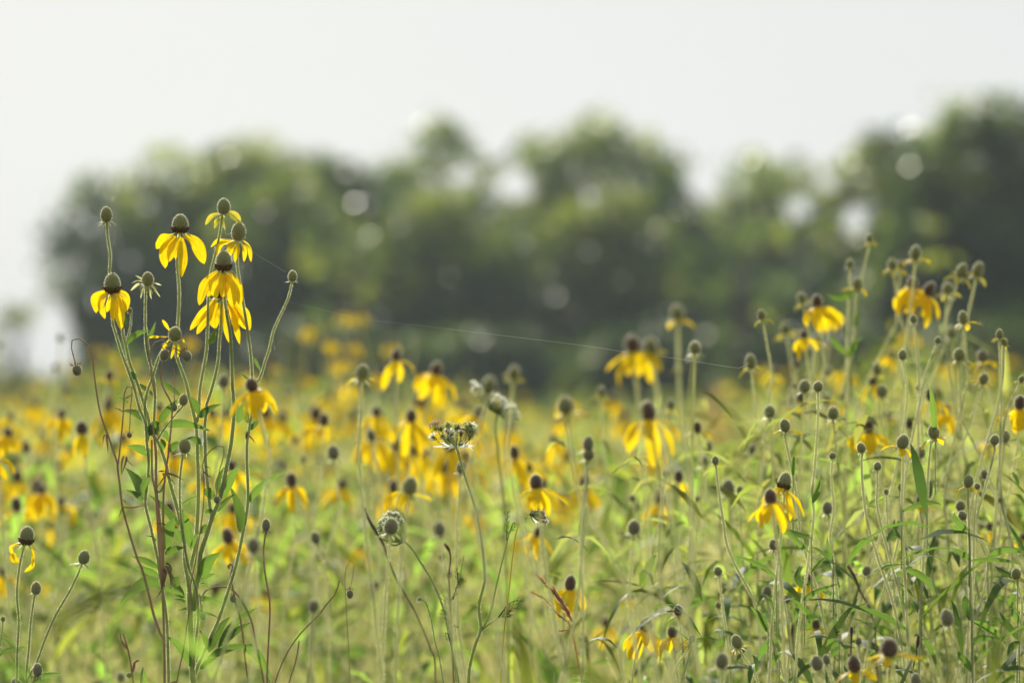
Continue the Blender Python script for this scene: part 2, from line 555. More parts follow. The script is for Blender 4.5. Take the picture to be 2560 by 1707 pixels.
def add_leaf(root, b, m, t, width, mat=None, roll=None, name='leaf', fuzz=True):
    """leaf along a quadratic curve b-m-t with a folded midrib and finely toothed edge"""
    b, m, t = Vector(b), Vector(m), Vector(t)
    n = 18
    P = np.array([list(b * (1 - u) ** 2 + m * 2 * u * (1 - u) + t * u * u) for u in np.linspace(0, 1, n)])
    T = (t - b).normalized()
    side = T.cross(Vector((0, 1, 0)))
    if side.length < .1:
        side = Vector((1, 0, 0))
    side.normalize()
    a = rng.uniform(-.9, .9) if roll is None else roll
    side = side * math.cos(a) + Vector((0, 1, 0)) * math.sin(a)
    mb = MB()
    tooth = lambda u: LANCE(u) * (1 + .10 * ((u * 9) % 1.0))
    ribbon(mb, P, width, tuple(side), tooth, fold=.35, cols=5, wave=.08)
    if fuzz:  # pale hairy edge and midrib
        S = np.array(tuple(side))
        w = (width * LANCE(np.linspace(0, 1, n)) * .5)[:, None]
        L = np.linalg.norm(P[-1] - P[0])
        for off in (-1, 1):
            hairs(mb, P + S * w * off, np.full(n, .0002), int(L * 3000), .0006, .00012, 1)
    o = mb.build(name, [mat or M['leaf'], M['hair']], root)
    o.data.transform(Matrix.Translation(-root.location))
    return o


def pts_of(spec, d, dd=0.0):
    """'B4 265,130 310,280 | B5 640,200' -> world points at depth d (drifting by dd towards the far end)"""
    out, t = [], None
    for w in spec.replace('|', ' ').split():
        if ',' in w:
            out.append((t, *map(float, w.split(','))))
        else:
            t = w
    n = max(1, len(out) - 1)
    return [at(a, x, y, d + dd * i / n) for i, (a, x, y) in enumerate(out)]


def to_ground(pts, foot):
    """carry a stem on from the last traced point, easing into the upright, down to the soil"""
    a, b = pts[-1], Vector((foot[0], foot[1], 0))
    if a.z < .05:
        return pts
    T = (a - pts[-2]).normalized()
    q = a + Vector((T.x, 0, T.z)) * .07 + Vector((0, 0, -.02))
    r = q + Vector((T.x * .06, 0, -.14))
    return pts + [q, r.lerp(b, .12), r.lerp(b, .5), b]

# ------------------------------------------------------------------ ground, far meadow
def ground_material():
    m, N, L, out = mat_new('meadow_floor')
    tc = N.new('ShaderNodeTexCoord')
    n1 = N.new('ShaderNodeTexNoise'); n1.inputs['Scale'].default_value = 0.35; n1.inputs['Detail'].default_value = 6
    n2 = N.new('ShaderNodeTexNoise'); n2.inputs['Scale'].default_value = 14.0; n2.inputs['Detail'].default_value = 6
    L.new(tc.outputs['Object'], n1.inputs['Vector']); L.new(tc.outputs['Object'], n2.inputs['Vector'])
    r1 = N.new('ShaderNodeValToRGB')
    r1.color_ramp.elements[0].position, r1.color_ramp.elements[0].color = .35, (0.10, 0.12, 0.035, 1)
    r1.color_ramp.elements[1].position, r1.color_ramp.elements[1].color = .65, (0.19, 0.17, 0.065, 1)
    L.new(n1.outputs[0], r1.inputs[0])
    mx = N.new('ShaderNodeMixRGB'); mx.blend_type = 'MULTIPLY'; mx.inputs[0].default_value = .7
    L.new(r1.outputs[0], mx.inputs[1]); L.new(n2.outputs[0], mx.inputs[2])
    p = N.new('ShaderNodeBsdfPrincipled'); p.inputs['Roughness'].default_value = .95
    L.new(mx.outputs[0], p.inputs['Base Color'])
    L.new(p.outputs[0], out.inputs[0])
    return m


mb = MB()
nx, ny = 60, 120
gx = np.sign(np.linspace(-1, 1, nx)) * np.abs(np.linspace(-1, 1, nx)) ** 2.2 * 260
gy = -30 + 420 * np.linspace(0, 1, ny) ** 2.6
X, Y = np.meshgrid(gx, gy)
Z = 0.02 * np.sin(X * .9) * np.cos(Y * .7)
i, j = np.meshgrid(np.arange(ny - 1), np.arange(nx - 1), indexing='ij'); i, j = i.ravel(), j.ravel()
mb.add(np.stack([X, Y, Z], 2), np.stack([i * nx + j, i * nx + j + 1, (i + 1) * nx + j + 1, (i + 1) * nx + j], 1))
tag(mb.build('ground', ground_material()), kind='structure')

# ------------------------------------------------------------------ the tall clump in focus
D0 = FOCUS
clump = empty('coneflower', (at('B6', 1200, 1568, D0).x + .01, D0 + .01, 0))
tag(clump, 'tall sharply focused clump of yellow coneflowers with hairy green stems at left', 'coneflower', 'coneflowers')
CFOOT = (clump.location.x, clump.location.y)


def hero_head(root, t, cx, cy, w, h, d, style, petals=(), ax=(0, -.08, 1), ring=None, pmat='petal', first=None):
    W, Hh = size(t, w, d), h / w
    ax = Vector(ax).normalized()
    base = at(t, cx, cy, d) - ax * (W * Hh * .5)
    hd, Mw, _ = add_head(root, base, ax, W * 1.0, style, petals=[], ring=ring, H=Hh)
    for (bx, by, mx, my, tx, ty, pw, z) in petals:
        p = [at(t, bx, by, d + z * W * .35), at(t, mx, my, d + z * W * .9), at(t, tx, ty, d + z * W * 1.1)]
        world_petal(hd, Mw, p, size(t, pw, d) * 1.14, M[pmat])
    return base


G = clump
hero_head(G, 'R1', 1232, 300, 108, 128, D0, 'S', [
    (1185, 372, 1118, 395, 1068, 472, 72, -.2), (1200, 385, 1120, 490, 1130, 605, 75, -.8), (1215, 395, 1180, 470, 1155, 560, 62, -1),
    (1245, 395, 1258, 530, 1240, 668, 62, -.7), (1270, 380, 1345, 440, 1398, 575, 84, -.3), (1235, 390, 1215, 450, 1200, 540, 55, .8)], ring=RING)
hero_head(G, 'R1', 768, 706, 108, 138, D0 - .02, 'S', [
    (722, 755, 652, 800, 658, 910, 60, 0), (732, 765, 690, 850, 718, 950, 48, -.6), (765, 780, 748, 850, 730, 905, 42, .6),
    (780, 780, 785, 880, 768, 962, 58, -.7), (800, 775, 812, 890, 826, 1025, 72, -.9), (815, 755, 860, 800, 850, 912, 54, .1),
    (805, 770, 842, 840, 828, 908, 48, .7)], ring=RING, ax=(-.03, -.1, 1))
hero_head(G, 'R1', 1530, 553, 108, 138, D0 - .03, 'S', [
    (1490, 625, 1415, 705, 1362, 858, 74, -.2), (1500, 630, 1460, 720, 1478, 812, 74, -.8), (1530, 640, 1530, 740, 1518, 805, 68, -.9),
    (1545, 640, 1578, 760, 1592, 872, 78, -.8), (1565, 630, 1625, 730, 1642, 862, 62, -.2), (1560, 640, 1600, 720, 1608, 842, 58, .6),
    (1510, 630, 1478, 700, 1420, 800, 58, .7)], ring=RING)
hero_head(G, 'R1', 1515, 745, 100, 122, D0 + .03, 'S', [
    (1480, 815, 1400, 900, 1298, 1028, 56, -.1), (1470, 830, 1425, 920, 1345, 1056, 60, -.4), (1495, 840, 1465, 930, 1474, 1018, 84, -.7),
    (1530, 840, 1545, 960, 1566, 1112, 52, -.7), (1560, 835, 1605, 900, 1602, 1012, 58, .3), (1560, 840, 1612, 980, 1640, 1124, 48, -.3),
    (1575, 820, 1655, 900, 1708, 1030, 76, 0), (1570, 825, 1630, 930, 1682, 1022, 58, .6)], ring=RING)
hero_head(G, 'R1', 1530, 182, 88, 112, D0 + .02, 'S', [
    (1495, 228, 1445, 250, 1404, 308, 32, 0), (1500, 240, 1488, 280, 1465, 335, 28, -.6), (1525, 245, 1528, 300, 1542, 342, 16, -.4),
    (1560, 215, 1612, 236, 1648, 284, 32, .2), (1555, 225, 1600, 268, 1640, 296, 28, -.4), (1510, 240, 1472, 288, 1490, 312, 18, .6)], pmat='petal_young')
hero_head(G, 'R1', 1632, 355, 98, 130, D0 + .02, 'S', [
    (1590, 405, 1500, 408, 1440, 460, 26, .3), (1595, 415, 1510, 440, 1480, 525, 34, -.2), (1605, 420, 1578, 460, 1572, 522, 50, -.8),
    (1625, 425, 1616, 490, 1604, 560, 42, -.8), (1650, 425, 1672, 480, 1668, 560, 32, -.3), (1665, 415, 1704, 470, 1716, 562, 28, 0)], ax=(.05, -.05, 1))
hero_head(G, 'B4', 1085, 290, 175, 195, D0 - .01, 'S', [
    (1010, 240, 970, 180, 918, 100, 48, 0), (985, 322, 860, 318, 742, 332, 42, 0), (1070, 385, 1062, 500, 1030, 612, 40, -.6),
    (1110, 385, 1140, 480, 1115, 592, 44, -.4), (1150, 345, 1185, 366, 1208, 402, 30, 0), (1000, 370, 960, 430, 905, 500, 44, -.2)], ax=(0, -.3, 1))
hero_head(G, 'R1', 1010, 678, 80, 98, D0, 'S', [
    (985, 690, 955, 665, 924, 650, 16, 0), (985, 700, 945, 690, 898, 706, 15, 0), (985, 712, 940, 715, 892, 758, 18, -.2),
    (1000, 720, 975, 760, 960, 812, 14, -.6), (1015, 722, 1025, 765, 1036, 816, 14, -.6), (1030, 715, 1060, 750, 1096, 800, 14, 0),
    (1035, 705, 1065, 705, 1106, 720, 15, .2), (1005, 720, 995, 750, 985, 780, 12, .6)], pmat='calyx', ax=(0, -.3, 1))
hero_head(G, 'R1', 727, 237, 80, 106, D0 + .01, 'S')
hero_head(G, 'R1', 2000, 658, 62, 80, D0, 'B')
hero_head(G, 'R1', 888, 890, 32, 38, D0 + .02, 'B')
hero_head(G, 'B4', 1195, 1145, 115, 150, D0 - .03, 'B', ax=(.1, -.1, 1))
hero_head(G, 'B5', 1070, 255, 138, 165, D0 - .03, 'S')
hero_stems = [  # traced stems: spec, radius at top, at foot, depth, drift
    ('R1 768,768 768,960 | B4 310,280 375,500 440,680 520,900 570,1070 630,1290 700,1450 | A1 1345,1100 1365,1300 | B5 640,650 615,880 620,960 680,1200 760,1568 | B6 810,250 870,600 890,760 905,1000 920,1568', .0010, .0014, -.02, .02),
    ('R1 730,290 738,400 755,520 750,640 790,850 835,1000 | B4 400,280 445,440 480,620 540,790 590,920 640,1080 690,1230 740,1400 760,1560 | B5 760,200 850,450 900,680 960,880 1010,1080 1070,1400 | B6 1110,100 1145,300 1170,500', .0010, .0017, .01, 0),
    ('R1 892,905 897,940 890,1010 865,1110', .0006, .0008, .02, -.01),
    ('R1 997,725 993,900 997,1100 1020,1230 | B4 700,200 705,430 740,600 790,790 820,1000 820,1200 810,1568 | B5 740,350 735,600 745,800 | B6 860,0', .0009, .0014, 0, .03),
    ('R1 1225,370 1212,480 1212,600 1222,700 1225,830 1215,1000 | B4 1100,400 1110,590 1170,750 1230,920 1265,1090 1290,1180 1320,1290 1350,1420 1365,1568 | B5 1205,60 1215,300 1225,600 1225,900 1210,1200 1195,1400 | B6 1180,200 1165,500', .0011, .0018, .02, 0),
    ('B4 1020,370 980,440 900,530 840,680 800,820 740,980 700,1130 690,1290 710,1500 | B5 660,60 640,200', .0011, .0013, -.01, .02),
    ('R1 1520,240 1500,380 1475,500 1440,640 1425,800 1420,1000 1415,1120 | B4 1490,550 1440,830 1405,1060 1400,1280 1370,1440', .0010, .0013, .02, 0),
    ('R1 1625,420 1620,550 1635,680 1660,830 1690,1010 1715,1200 1722,1320 | B4 2105,1000 2110,1250 2070,1400 2050,1568 | B5 1790,180 1785,400 1795,650 1800,850 1780,1050 1740,1250 1690,1500 | B6 1700,250 1620,500 1520,800 1430,1000 1330,1230 1220,1500', .0011, .0024, .02, -.01),
    ('R1 1998,700 1970,810 1920,920 1870,1030 1840,1160 1800,1280 1785,1340 | B4 2120,960', .0008, .0011, 0, .02),
    ('R1 1530,630 1535,800 1550,920 1575,1060 1585,1250 1590,1450 | B4 1840,1000 1855,1300 1835,1568 | B5 1600,250 1560,450 1500,750 1460,900 1400,1030 1330,1250 1250,1500 | B6 1290,200 1250,420 1215,700', .0011, .0022, -.03, .03),
    ('R1 1515,820 1510,1000 1500,1100 1490,1250 1450,1420 1410,1540 | B4 1510,1180 1480,1400 1470,1568 | B5 1305,200 1310,450 1340,750 1360,960 1385,1060', .0011, .0015, .03, -.03),
    ('B4 1190,1225 1080,1350 950,1520 | B5 760,170', .0007, .0009, -.03, .02),
    ('B5 1050,345 1020,560 1010,800 1020,1000 1045,1250 | B6 1150,150 1240,400 1270,600 1275,800 1240,1100 1215,1400', .0010, .0012, -.03, .03),
    ('B6 1170,480 1180,800 1190,1150 1200,1400 1210,1520', .0024, .0028, .0, 0),
]
for k, (spec, r0, r1, dd, dr) in enumerate(hero_stems):
    p = pts_of(spec, D0 + dd, dr)
    if k in (0, 7, 13):
        p = to_ground(p, CFOOT if k else (CFOOT[0] - .06, CFOOT[1]))
        r1 = max(r1, .0024)
    add_stem(G, p, r0, r1, fuzz=2.2, hl=.0008, hw=.0002)

LEAVES = '''B4 450,420 540,260 760,240 55;B4 400,215 445,120 400,0 50;B4 735,350 790,270 830,130 35;B4 1520,420 1600,330 1610,200 60;
B4 570,880 540,800 495,780 50;B4 800,1090 650,940 480,905 40;B4 1150,1090 1000,950 800,860 45;B4 1390,1340 1370,1180 1270,1090 60;
B4 1410,1380 1480,1240 1700,1200 65;B4 1900,1450 1930,1280 2070,1150 80;B4 2040,1450 1990,1300 2060,1180 50;B4 2060,1540 2150,1430 2247,1370 45;
B4 680,1430 560,1240 370,1300 60;B4 480,1190 420,1140 320,1095 28;B4 880,1450 950,1300 1130,1130 70;B4 920,1500 1150,1380 1560,1560 75;
B4 740,1600 800,1480 880,1440 110;B4 700,1560 760,1500 850,1600 100;B4 2110,600 2170,680 2210,790 28;B4 2070,900 1990,840 1935,795 24;
B5 700,360 560,270 400,250 72;B5 560,820 560,650 380,500 88;B5 600,900 520,780 380,760 45;B5 580,820 590,680 670,590 60;
B5 870,320 950,230 1010,210 60;B5 1270,230 1200,150 1080,170 50;B5 830,1450 820,1250 975,1080 115;B5 1000,1180 850,950 650,810 60;
B5 1030,1370 980,1250 940,1150 60;B5 1130,1430 1110,1150 1040,980 70;B5 1460,800 1470,600 1550,470 80;B5 1480,870 1580,620 1700,480 85;
B5 1440,1010 1530,870 1650,800 42;B5 1710,1250 1730,1000 1580,700 90;B5 1380,870 1310,790 1370,730 95;B5 1820,900 1880,700 2260,530 58;
B5 840,1500 920,1430 1070,1420 60;B5 1020,950 1080,880 1220,820 28;B5 1300,1020 1370,985 1410,995 34;B5 1140,1450 1160,1300 1240,1250 42;
B5 1240,1260 1290,1190 1330,1150 50;B5 1280,250 1255,180 1290,110 40;B5 780,80 850,110 880,210 62;B5 800,170 830,250 800,330 50;
B6 800,190 650,80 465,50 55;B6 800,280 640,200 475,170 55;B6 810,360 560,310 330,625 105;B6 1110,530 950,330 930,220 55;
B6 1120,560 1000,440 780,425 40;B6 1010,410 1000,330 1050,290 60;B6 1120,600 1060,550 975,565 28;B6 1200,575 1330,530 1550,600 50;
B6 1250,700 1150,650 1030,700 34;B6 1290,740 1400,710 1520,790 24;B6 1270,720 1300,640 1340,650 70;B6 1290,320 1320,130 1540,0 110;
B6 1290,350 1350,280 1490,255 50;B6 1280,380 1380,370 1425,480 28;B6 1200,1390 1080,1080 890,1010 70;B6 1370,1130 1380,1020 1285,930 45;
B6 1400,1200 1500,900 1660,770 80;B6 1520,1180 1650,820 2010,655 72;B6 1620,1060 1750,900 1920,835 55;B6 1380,1290 1600,1100 1950,1120 65;
B6 1810,1130 2020,1160 2160,1568 85;B6 1300,1400 1380,1300 1490,1265 50'''


def leaf_list(txt, root, d, spread=.02, scale=1.0):
    for e in txt.replace('\n', '').split(';'):
        w = e.split()
        t = w[0]
        b, m, q = (tuple(map(float, s.split(','))) for s in w[1:4])
        z = rng.uniform(-spread, spread)
        add_leaf(root, at(t, *b, d), at(t, *m, d + z), at(t, *q, d + 1.6 * z), size(t, float(w[4]), d) * scale, roll=rng.uniform(-.5, .5))


leaf_list(LEAVES, G, D0, .03, 1.55)

# ------------------------------------------------------------------ last year's brown stalks in front of the clump
dead = empty('dead_coneflower', (at('B6', 870, 1568, D0).x, D0 - .04, 0))
tag(dead, 'dead brown branching stalk with small grey seed heads in front of the tall clump', 'dead coneflower')
DS = [M['dry'], M['dry_leaf']]


def dry_head(root, t, cx, cy, w, h, d, ax):
    W = size(t, w, d)
    ax = Vector(ax).normalized()
    return add_head(root, at(t, cx, cy, d) - ax * W * h / w * .5, ax, W, 'X', H=h / w)


for spec, r0, r1, dd, foot in (
        ('B5 690,180 690,400 695,600 735,800 760,1200 780,1500 | B6 840,420 855,700 865,1050 870,1568', .0010, .0027, -.04, True),
        ('B5 705,0 735,400 745,700 750,850 775,1100 | B6 850,150 855,400', .0009, .0014, -.035, False),
        ('A1 697,410 680,350 655,250 660,190 690,160 750,180 820,240 850,350 870,550 920,850 1000,1080 1080,1320 | B5 290,470 320,700 350,950 430,1250 530,1568 | B6 600,200 680,500 740,750 830,1000 862,1040', .0006, .0015, -.04, False),
        ('A1 1187,1030 1190,1000 1200,780 1215,650 1200,590 1165,610 1140,680 1135,800 1120,1000 1085,1320 | B5 300,470', .0004, .0009, -.04, False),
        ('A1 1600,780 1580,850 1570,1000 1545,1200 | B5 900,150 880,350 850,550 825,800 820,1200 820,1568 | B6 850,200 860,420', .0008, .0013, -.03, False),
        ('A1 1600,770 1600,600 1605,500 1590,440', .0005, .0003, -.03, False),
        ('A1 1490,380 1475,500 1490,600 1530,680 1570,760 1580,850', .0007, .0008, -.03, False),
        ('A1 1420,700 1390,500 1375,330 1385,260 1430,200 1490,180 1560,240 1620,270 1680,295', .0009, .0005, -.035, False),
        ('B5 1435,820 1455,600 1500,430 1530,300 1510,250 1450,245 1370,300 1290,400 1275,500 1290,600 1290,870 1260,1150 1220,1400 1195,1568 | B6 1190,350 1150,800 1090,1200 1020,1540', .0005, .0012, -.05, True),
        ('B6 1330,720 1320,660 1300,600 1290,500', .0005, .0006, -.03, False),
        ('B5 820,560 840,650 800,760 760,780 740,740', .0010, .0012, -.04, False),
        ('B6 1020,1540 960,1560 900,1575', .0008, .0010, -.05, False)):
    p = pts_of(spec, D0 + dd)
    if foot:
        p = to_ground(p, (p[-1].x, D0 - .04))
    add_stem(dead, p, r0 * .85, r1 * .8, DS, fuzz=1.0, hl=.0006)
dry_head(dead, 'A1', 706, 462, 90, 100, D0 - .04, (.15, 0, -1))
dry_head(dead, 'A1', 1187, 1056, 52, 50, D0 - .04, (0, -.1, -1))
dry_head(dead, 'A1', 1510, 322, 88, 108, D0 - .03, (-.3, 0, -1))
dry_head(dead, 'A1', 1712, 330, 92, 100, D0 - .035, (.6, -.2, -.8))
dry_head(dead, 'A1', 1600, 800, 55, 70, D0 - .03, (.1, 0, -1))
dry_head(dead, 'B5', 1440, 872, 75, 90, D0 - .05, (.1, -.1, -1))
dry_head(dead, 'B6', 1330, 768, 78, 92, D0 - .03, (0, 0, -1))
for t, b, m, q, w in (('B5', (150, 110), (120, 150), (125, 250), 22), ('B5', (160, 110), (180, 200), (185, 350), 28), ('B5', (370, 360), (330, 450), (345, 600), 26),
                      ('B5', (380, 370), (410, 450), (500, 490), 16), ('B5', (400, 370), (390, 450), (340, 580), 30), ('B5', (350, 950), (450, 990), (620, 920), 28),
                      ('B5', (345, 860), (385, 880), (400, 930), 16), ('B5', (350, 950), (330, 1030), (305, 1080), 18), ('B5', (850, 560), (950, 570), (1060, 650), 28),
                      ('B5', (850, 570), (900, 620), (965, 700), 22), ('B5', (840, 540), (790, 540), (750, 550), 18), ('B5', (840, 600), (790, 680), (750, 720), 20),
                      ('B6', (870, 160), (960, 150), (950, 430), 70), ('B6', (860, 180), (900, 260), (820, 470), 60), ('B6', (880, 130), (930, 130), (965, 230), 30),
                      ('B6', (850, 400), (820, 500), (765, 550), 20), ('B5', (1290, 540), (1320, 590), (1385, 615), 22), ('B5', (1290, 490), (1340, 480), (1375, 525), 14),
                      ('B5', (735, 1350), (720, 1290), (625, 1285), 26), ('B4', (400, 1300), (340, 1260), (280, 1250), 22), ('B5', (1790, 80), (1780, 150), (1775, 175), 30),
                      ('B5', (1800, 130), (1850, 160), (1885, 230), 18), ('B4', (430, 1130), (490, 1100), (540, 1060), 22), ('B5', (860, 1160), (800, 1140), (720, 1140), 18)):
    add_leaf(dead, at(t, *b, D0 - .04), at(t, *m, D0 - .05), at(t, *q, D0 - .04), size(t, w, D0), M['dry_leaf'], name='withered_leaf', fuzz=False)


def stalk_thing(name, label, cat, specs, d, foot, heads=(), mats=None, leaves=(), group=None, fuzz=.5, r=(.0007, .0011)):
    root = empty(name, (foot[0], foot[1], 0))
    tag(root, label, cat, group)
    for i, s in enumerate(specs):
        p = pts_of(s, d)
        if i == 0:
            p = to_ground(p, foot)
        add_stem(root, p, r[0], r[1] * (1.6 if i == 0 else 1), mats or DS, fuzz=fuzz)
    for h in heads:
        dry_head(root, *h)
    for t, b, m, q, w in leaves:
        add_leaf(root, at(t, *b, d), at(t, *m, d), at(t, *q, d), size(t, w, d), M['dry_leaf'], name='withered_leaf', fuzz=False)
    return root


x0 = at('B6', 2050, 1568, D0).x
stalk_thing('dead_coneflower', 'thin brown stem arching over in a hoop right of the tall clump foot', 'dead coneflower',
            ['B6 1310,540 1350,470 1450,420 1560,410 1660,430 1750,520 1850,680 1920,850 1970,1100 2020,1350 2060,1568'], D0 + .03, (x0 + .02, D0 + .04))
stalk_thing('dead_coneflower', 'thin dead stem with one grey nodding head under the hooped stem', 'dead coneflower',
            ['B6 1680,400 1700,500 1720,600 1780,800 1820,1100 1835,1280 1850,1400 1870,1568', 'B6 1690,430 1665,300 1675,220 1690,170 1660,140 1635,160 1645,195'], D0 + .02,
            (x0 - .01, D0 + .02), [('B6', 1690, 558, 80, 88, D0 + .02, (0, 0, -1))])
stalk_thing('dead_coneflower', 'slender brown stalk with an upright pale grey seed head and reflexed sepals', 'dead coneflower',
            ['B1 90,838 70,1000 80,1200 115,1400 128,1568 | B6 2105,1300 2100,1568'], D0 + .01, (at('B6', 2100, 1568, D0).x, D0 + .03),
            [('B1', 92, 778, 80, 115, D0 + .01, (0, -.05, 1))])
stalk_thing('dead_coneflower', 'short twisted brown twig with a tiny grey ball low at left', 'dead coneflower',
            ['B6 350,1080 335,960 360,945 385,1000 420,1130 450,1250 480,1450 495,1568', 'B6 480,1430 500,1340 520,1310 560,1290'], D0, (at('B6', 500, 1568, D0).x, D0),
            [('B6', 446, 1470, 70, 70, D0, (-1, 0, -.2))], leaves=[('B6', (350, 1060), (380, 1130), (450, 1190), 60), ('B6', (480, 1450), (510, 1360), (520, 1310), 30)])
stalk_thing('dead_coneflower', 'hair-thin hooked dry stem dangling a tiny blue-grey seed head', 'dead coneflower',
            ['B1 865,1365 880,1290 905,1130 885,1095 850,1115 825,1190 815,1300 830,1568'], D0 + .05, (at('B1', 830, 1568, D0).x, D0 + .06),
            [('B1', 863, 1412, 66, 82, D0 + .05, (0, 0, -1))], r=(.0003, .0004), fuzz=0)
stalk_thing('dry_grass_blade', 'curved dark brown dry blade standing alone below centre left', 'grass blade',
            ['B1 765,1285 740,1380 700,1450 620,1545'], D0 + .02, (at('B1', 600, 1700, D0).x, D0 + .02), r=(.0007, .0002), fuzz=0)
stalk_thing('dry_grass_blade', 'thin brown dry stem at the bottom edge right of the blurred grey ball', 'grass blade',
            ['Z4 130,1280 115,1380 90,1480 60,1568'], D0 + .02, (at('Z4', 20, 1700, D0).x, D0 + .02), r=(.0006, .0009), fuzz=0)

# ------------------------------------------------------------------ the small group of stalks at the far left
dl = D0 - .05
left = empty('coneflower', (at('B2', 140, 1568, dl).x, dl, 0))
tag(left, 'focused coneflower with three green cones, the tallest keeping two ragged petals, bottom left', 'coneflower', 'coneflowers')
hero_head(left, 'B2', 200, 470, 106, 135, dl, 'S', [
    (150, 525, 80, 560, 110, 640, 26, 0), (110, 600, 100, 640, 140, 672, 60, -.3), (235, 530, 250, 620, 235, 690, 26, 0), (245, 640, 240, 700, 180, 742, 34, -.3)], ring=RING, ax=(.12, -.1, 1))
hero_head(left, 'B2', 268, 862, 75, 98, dl, 'B', ax=(.06, -.05, 1))
hero_head(left, 'B2', 625, 632, 88, 106, dl, 'S', ax=(.25, -.1, 1))
for s, f in (('B2 180,545 145,700 125,900 140,1100 130,1300 125,1568', (0, 0)), ('B2 258,912 230,1100 215,1300 190,1568', (.005, .005)), ('B2 608,695 520,880 420,1050 340,1230 270,1420 200,1560', (.0, .01))):
    p = pts_of(s, dl)
    add_stem(left, to_ground(p, (left.location.x + f[0], left.location.y + f[1])), .0009, .0018, fuzz=1.5, hw=.00018)
leaf_list('B2 120,1305 60,1230 0,1215 25;B2 135,1335 150,1300 185,1298 40;B2 110,1310 30,1310 -10,1380 35', left, dl)
bud = empty('coneflower', (at('B2', -20, 1500, dl).x, dl, 0))
tag(bud, 'tiny green bud on a thin stalk at the very left edge, low down', 'coneflower', 'coneflowers')
hero_head(bud, 'B2', 22, 1090, 36, 42, dl, 'B')
add_stem(bud, to_ground(pts_of('B2 22,1112 15,1200 0,1290 -15,1400', dl), (bud.location.x, dl)), .0006, .0012, fuzz=1)
stalk_thing('dead_coneflower', 'blue-grey egg-shaped dry head beside a leaf at the bottom left corner', 'dead coneflower',
            ['B2 265,1520 240,1568'], dl - .02, (at('B2', 230, 1700, dl).x, dl), [('B2', 279, 1468, 72, 98, dl - .02, (.05, -.1, 1))])
sap = empty('leafy_sprig', (at('B2', 250, 1700, dl).x, dl + .02, 0))
tag(sap, 'leafy green sprig poking up at the bottom edge beside the blue-grey head', 'sprig')
add_stem(sap, to_ground(pts_of('B2 300,1530 240,1568', dl + .02), (sap.location.x, dl + .02)), .0008, .001, fuzz=1)
leaf_list('B2 230,1568 330,1480 470,1500 48;B2 240,1600 300,1530 350,1545 30', sap, dl + .02)
sap = empty('leafy_sprig', (at('B6', 600, 1700, D0).x, D0, 0))
tag(sap, 'pair of upright narrow green leaves at the bottom edge left of the brown stalk', 'sprig')
leaf_list('B6 590,1640 585,1450 615,1360 40;B6 640,1660 640,1480 615,1370 40', sap, D0)
add_stem(sap, to_ground(pts_of('B6 600,1620 600,1700', D0), (sap.location.x, D0)), .0008, .001, fuzz=0)

# ------------------------------------------------------------------ wild carrot and grass
def umbellet(root, c, r, up, n=14, mat='lace', seed=0):
    """a small knot of florets: one part"""
    g = np.random.default_rng(seed)
    mb = MB()
    up = np.array(up) / np.linalg.norm(up)
    for k in range(n):
        dvec = g.normal(0, 1, 3) * .55 + up
        dvec /= np.linalg.norm(dvec)
        q = np.array(c) + dvec * r * g.uniform(.7, 1.15)
        tube(mb, [np.array(c), q], .00018, .00014, 3, 2, 1)
        a = np.cross(dvec, g.normal(0, 1, 3)); a /= np.linalg.norm(a); b = np.cross(dvec, a)
        s = r * .24
        for m in range(4):
            t0, t1 = m * 1.571, m * 1.571 + 1.1
            mb.add([q, q + s * (math.cos(t0) * a + math.sin(t0) * b) + dvec * s * .6, q + s * (math.cos(t1) * a + math.sin(t1) * b) + dvec * s * .6], [[0, 1, 2]], 0)
    o = mb.build('umbellet', [M[mat], M['stem']], root, smooth=False)
    o.data.transform(Matrix.Translation(-root.location))


def feather(root, t, b, q, w, d, n=9, mat='leaf'):
    """finely divided leaf"""
    mb = MB()
    P = spline([at(t, *b, d), (at(t, *b, d) + at(t, *q, d)) / 2 + Vector((0, .01, .004)), at(t, *q, d)], 12)
    tube(mb, P, .0005, .00025, 4, 12)
    dirv = P[-1] - P[0]; L = np.linalg.norm(dirv); dirv /= L
    sd = np.cross(dirv, [0, 1, 0]); sd /= np.linalg.norm(sd)
    for i in range(n):
        u = .2 + .8 * i / n
        p = P[0] + (P[-1] - P[0]) * u
        s = 1 if i % 2 else -1
        l = size(t, w, d) * rng.uniform(.6, 1.2)
        e = p + dirv * l * .8 + sd * s * l * rng.uniform(.3, .8) + np.array([0, rng.uniform(-.4, .4) * l, 0])
        tube(mb, [p, (p + e) / 2 + sd * s * l * .12, e], .0004, .00015, 3, 5)
        e2 = (p + e) / 2 + dirv * l * .5
        tube(mb, [(p + e) / 2, e2], .0003, .00015, 3, 3)
    o = mb.build('leaf', M[mat], root)
    o.data.transform(Matrix.Translation(-root.location))


def bract_ring(root, c, n, L, out_up, sx=1.0, mat='lace', wid=.0010):
    for i in range(n):
        a = 2 * math.pi * i / n + rng.uniform(-.2, .2)
        dv = Vector((math.cos(a) * sx, math.sin(a) * .8, 0))
        b, m, q = Vector(c), Vector(c) + dv * L * .5 + Vector((0, 0, out_up * L * .3)), Vector(c) + dv * L * rng.uniform(.8, 1.15) + Vector((0, 0, out_up * L * rng.uniform(-.1, .7)))
        add_leaf(root, b, m, q, wid * rng.uniform(.8, 1.3), M[mat], name='bract', fuzz=False)
        for s in (.5, .75):   # forked tips
            k = b.lerp(m, s)
            add_leaf(root, k, k + dv * L * .2 + Vector((0, 0, .2 * L * rng.uniform(-1, 1))), k + dv * L * .42 + Vector((0, 0, .3 * L * rng.uniform(-1, 1))), wid * .6, M[mat], name='bract', fuzz=False)


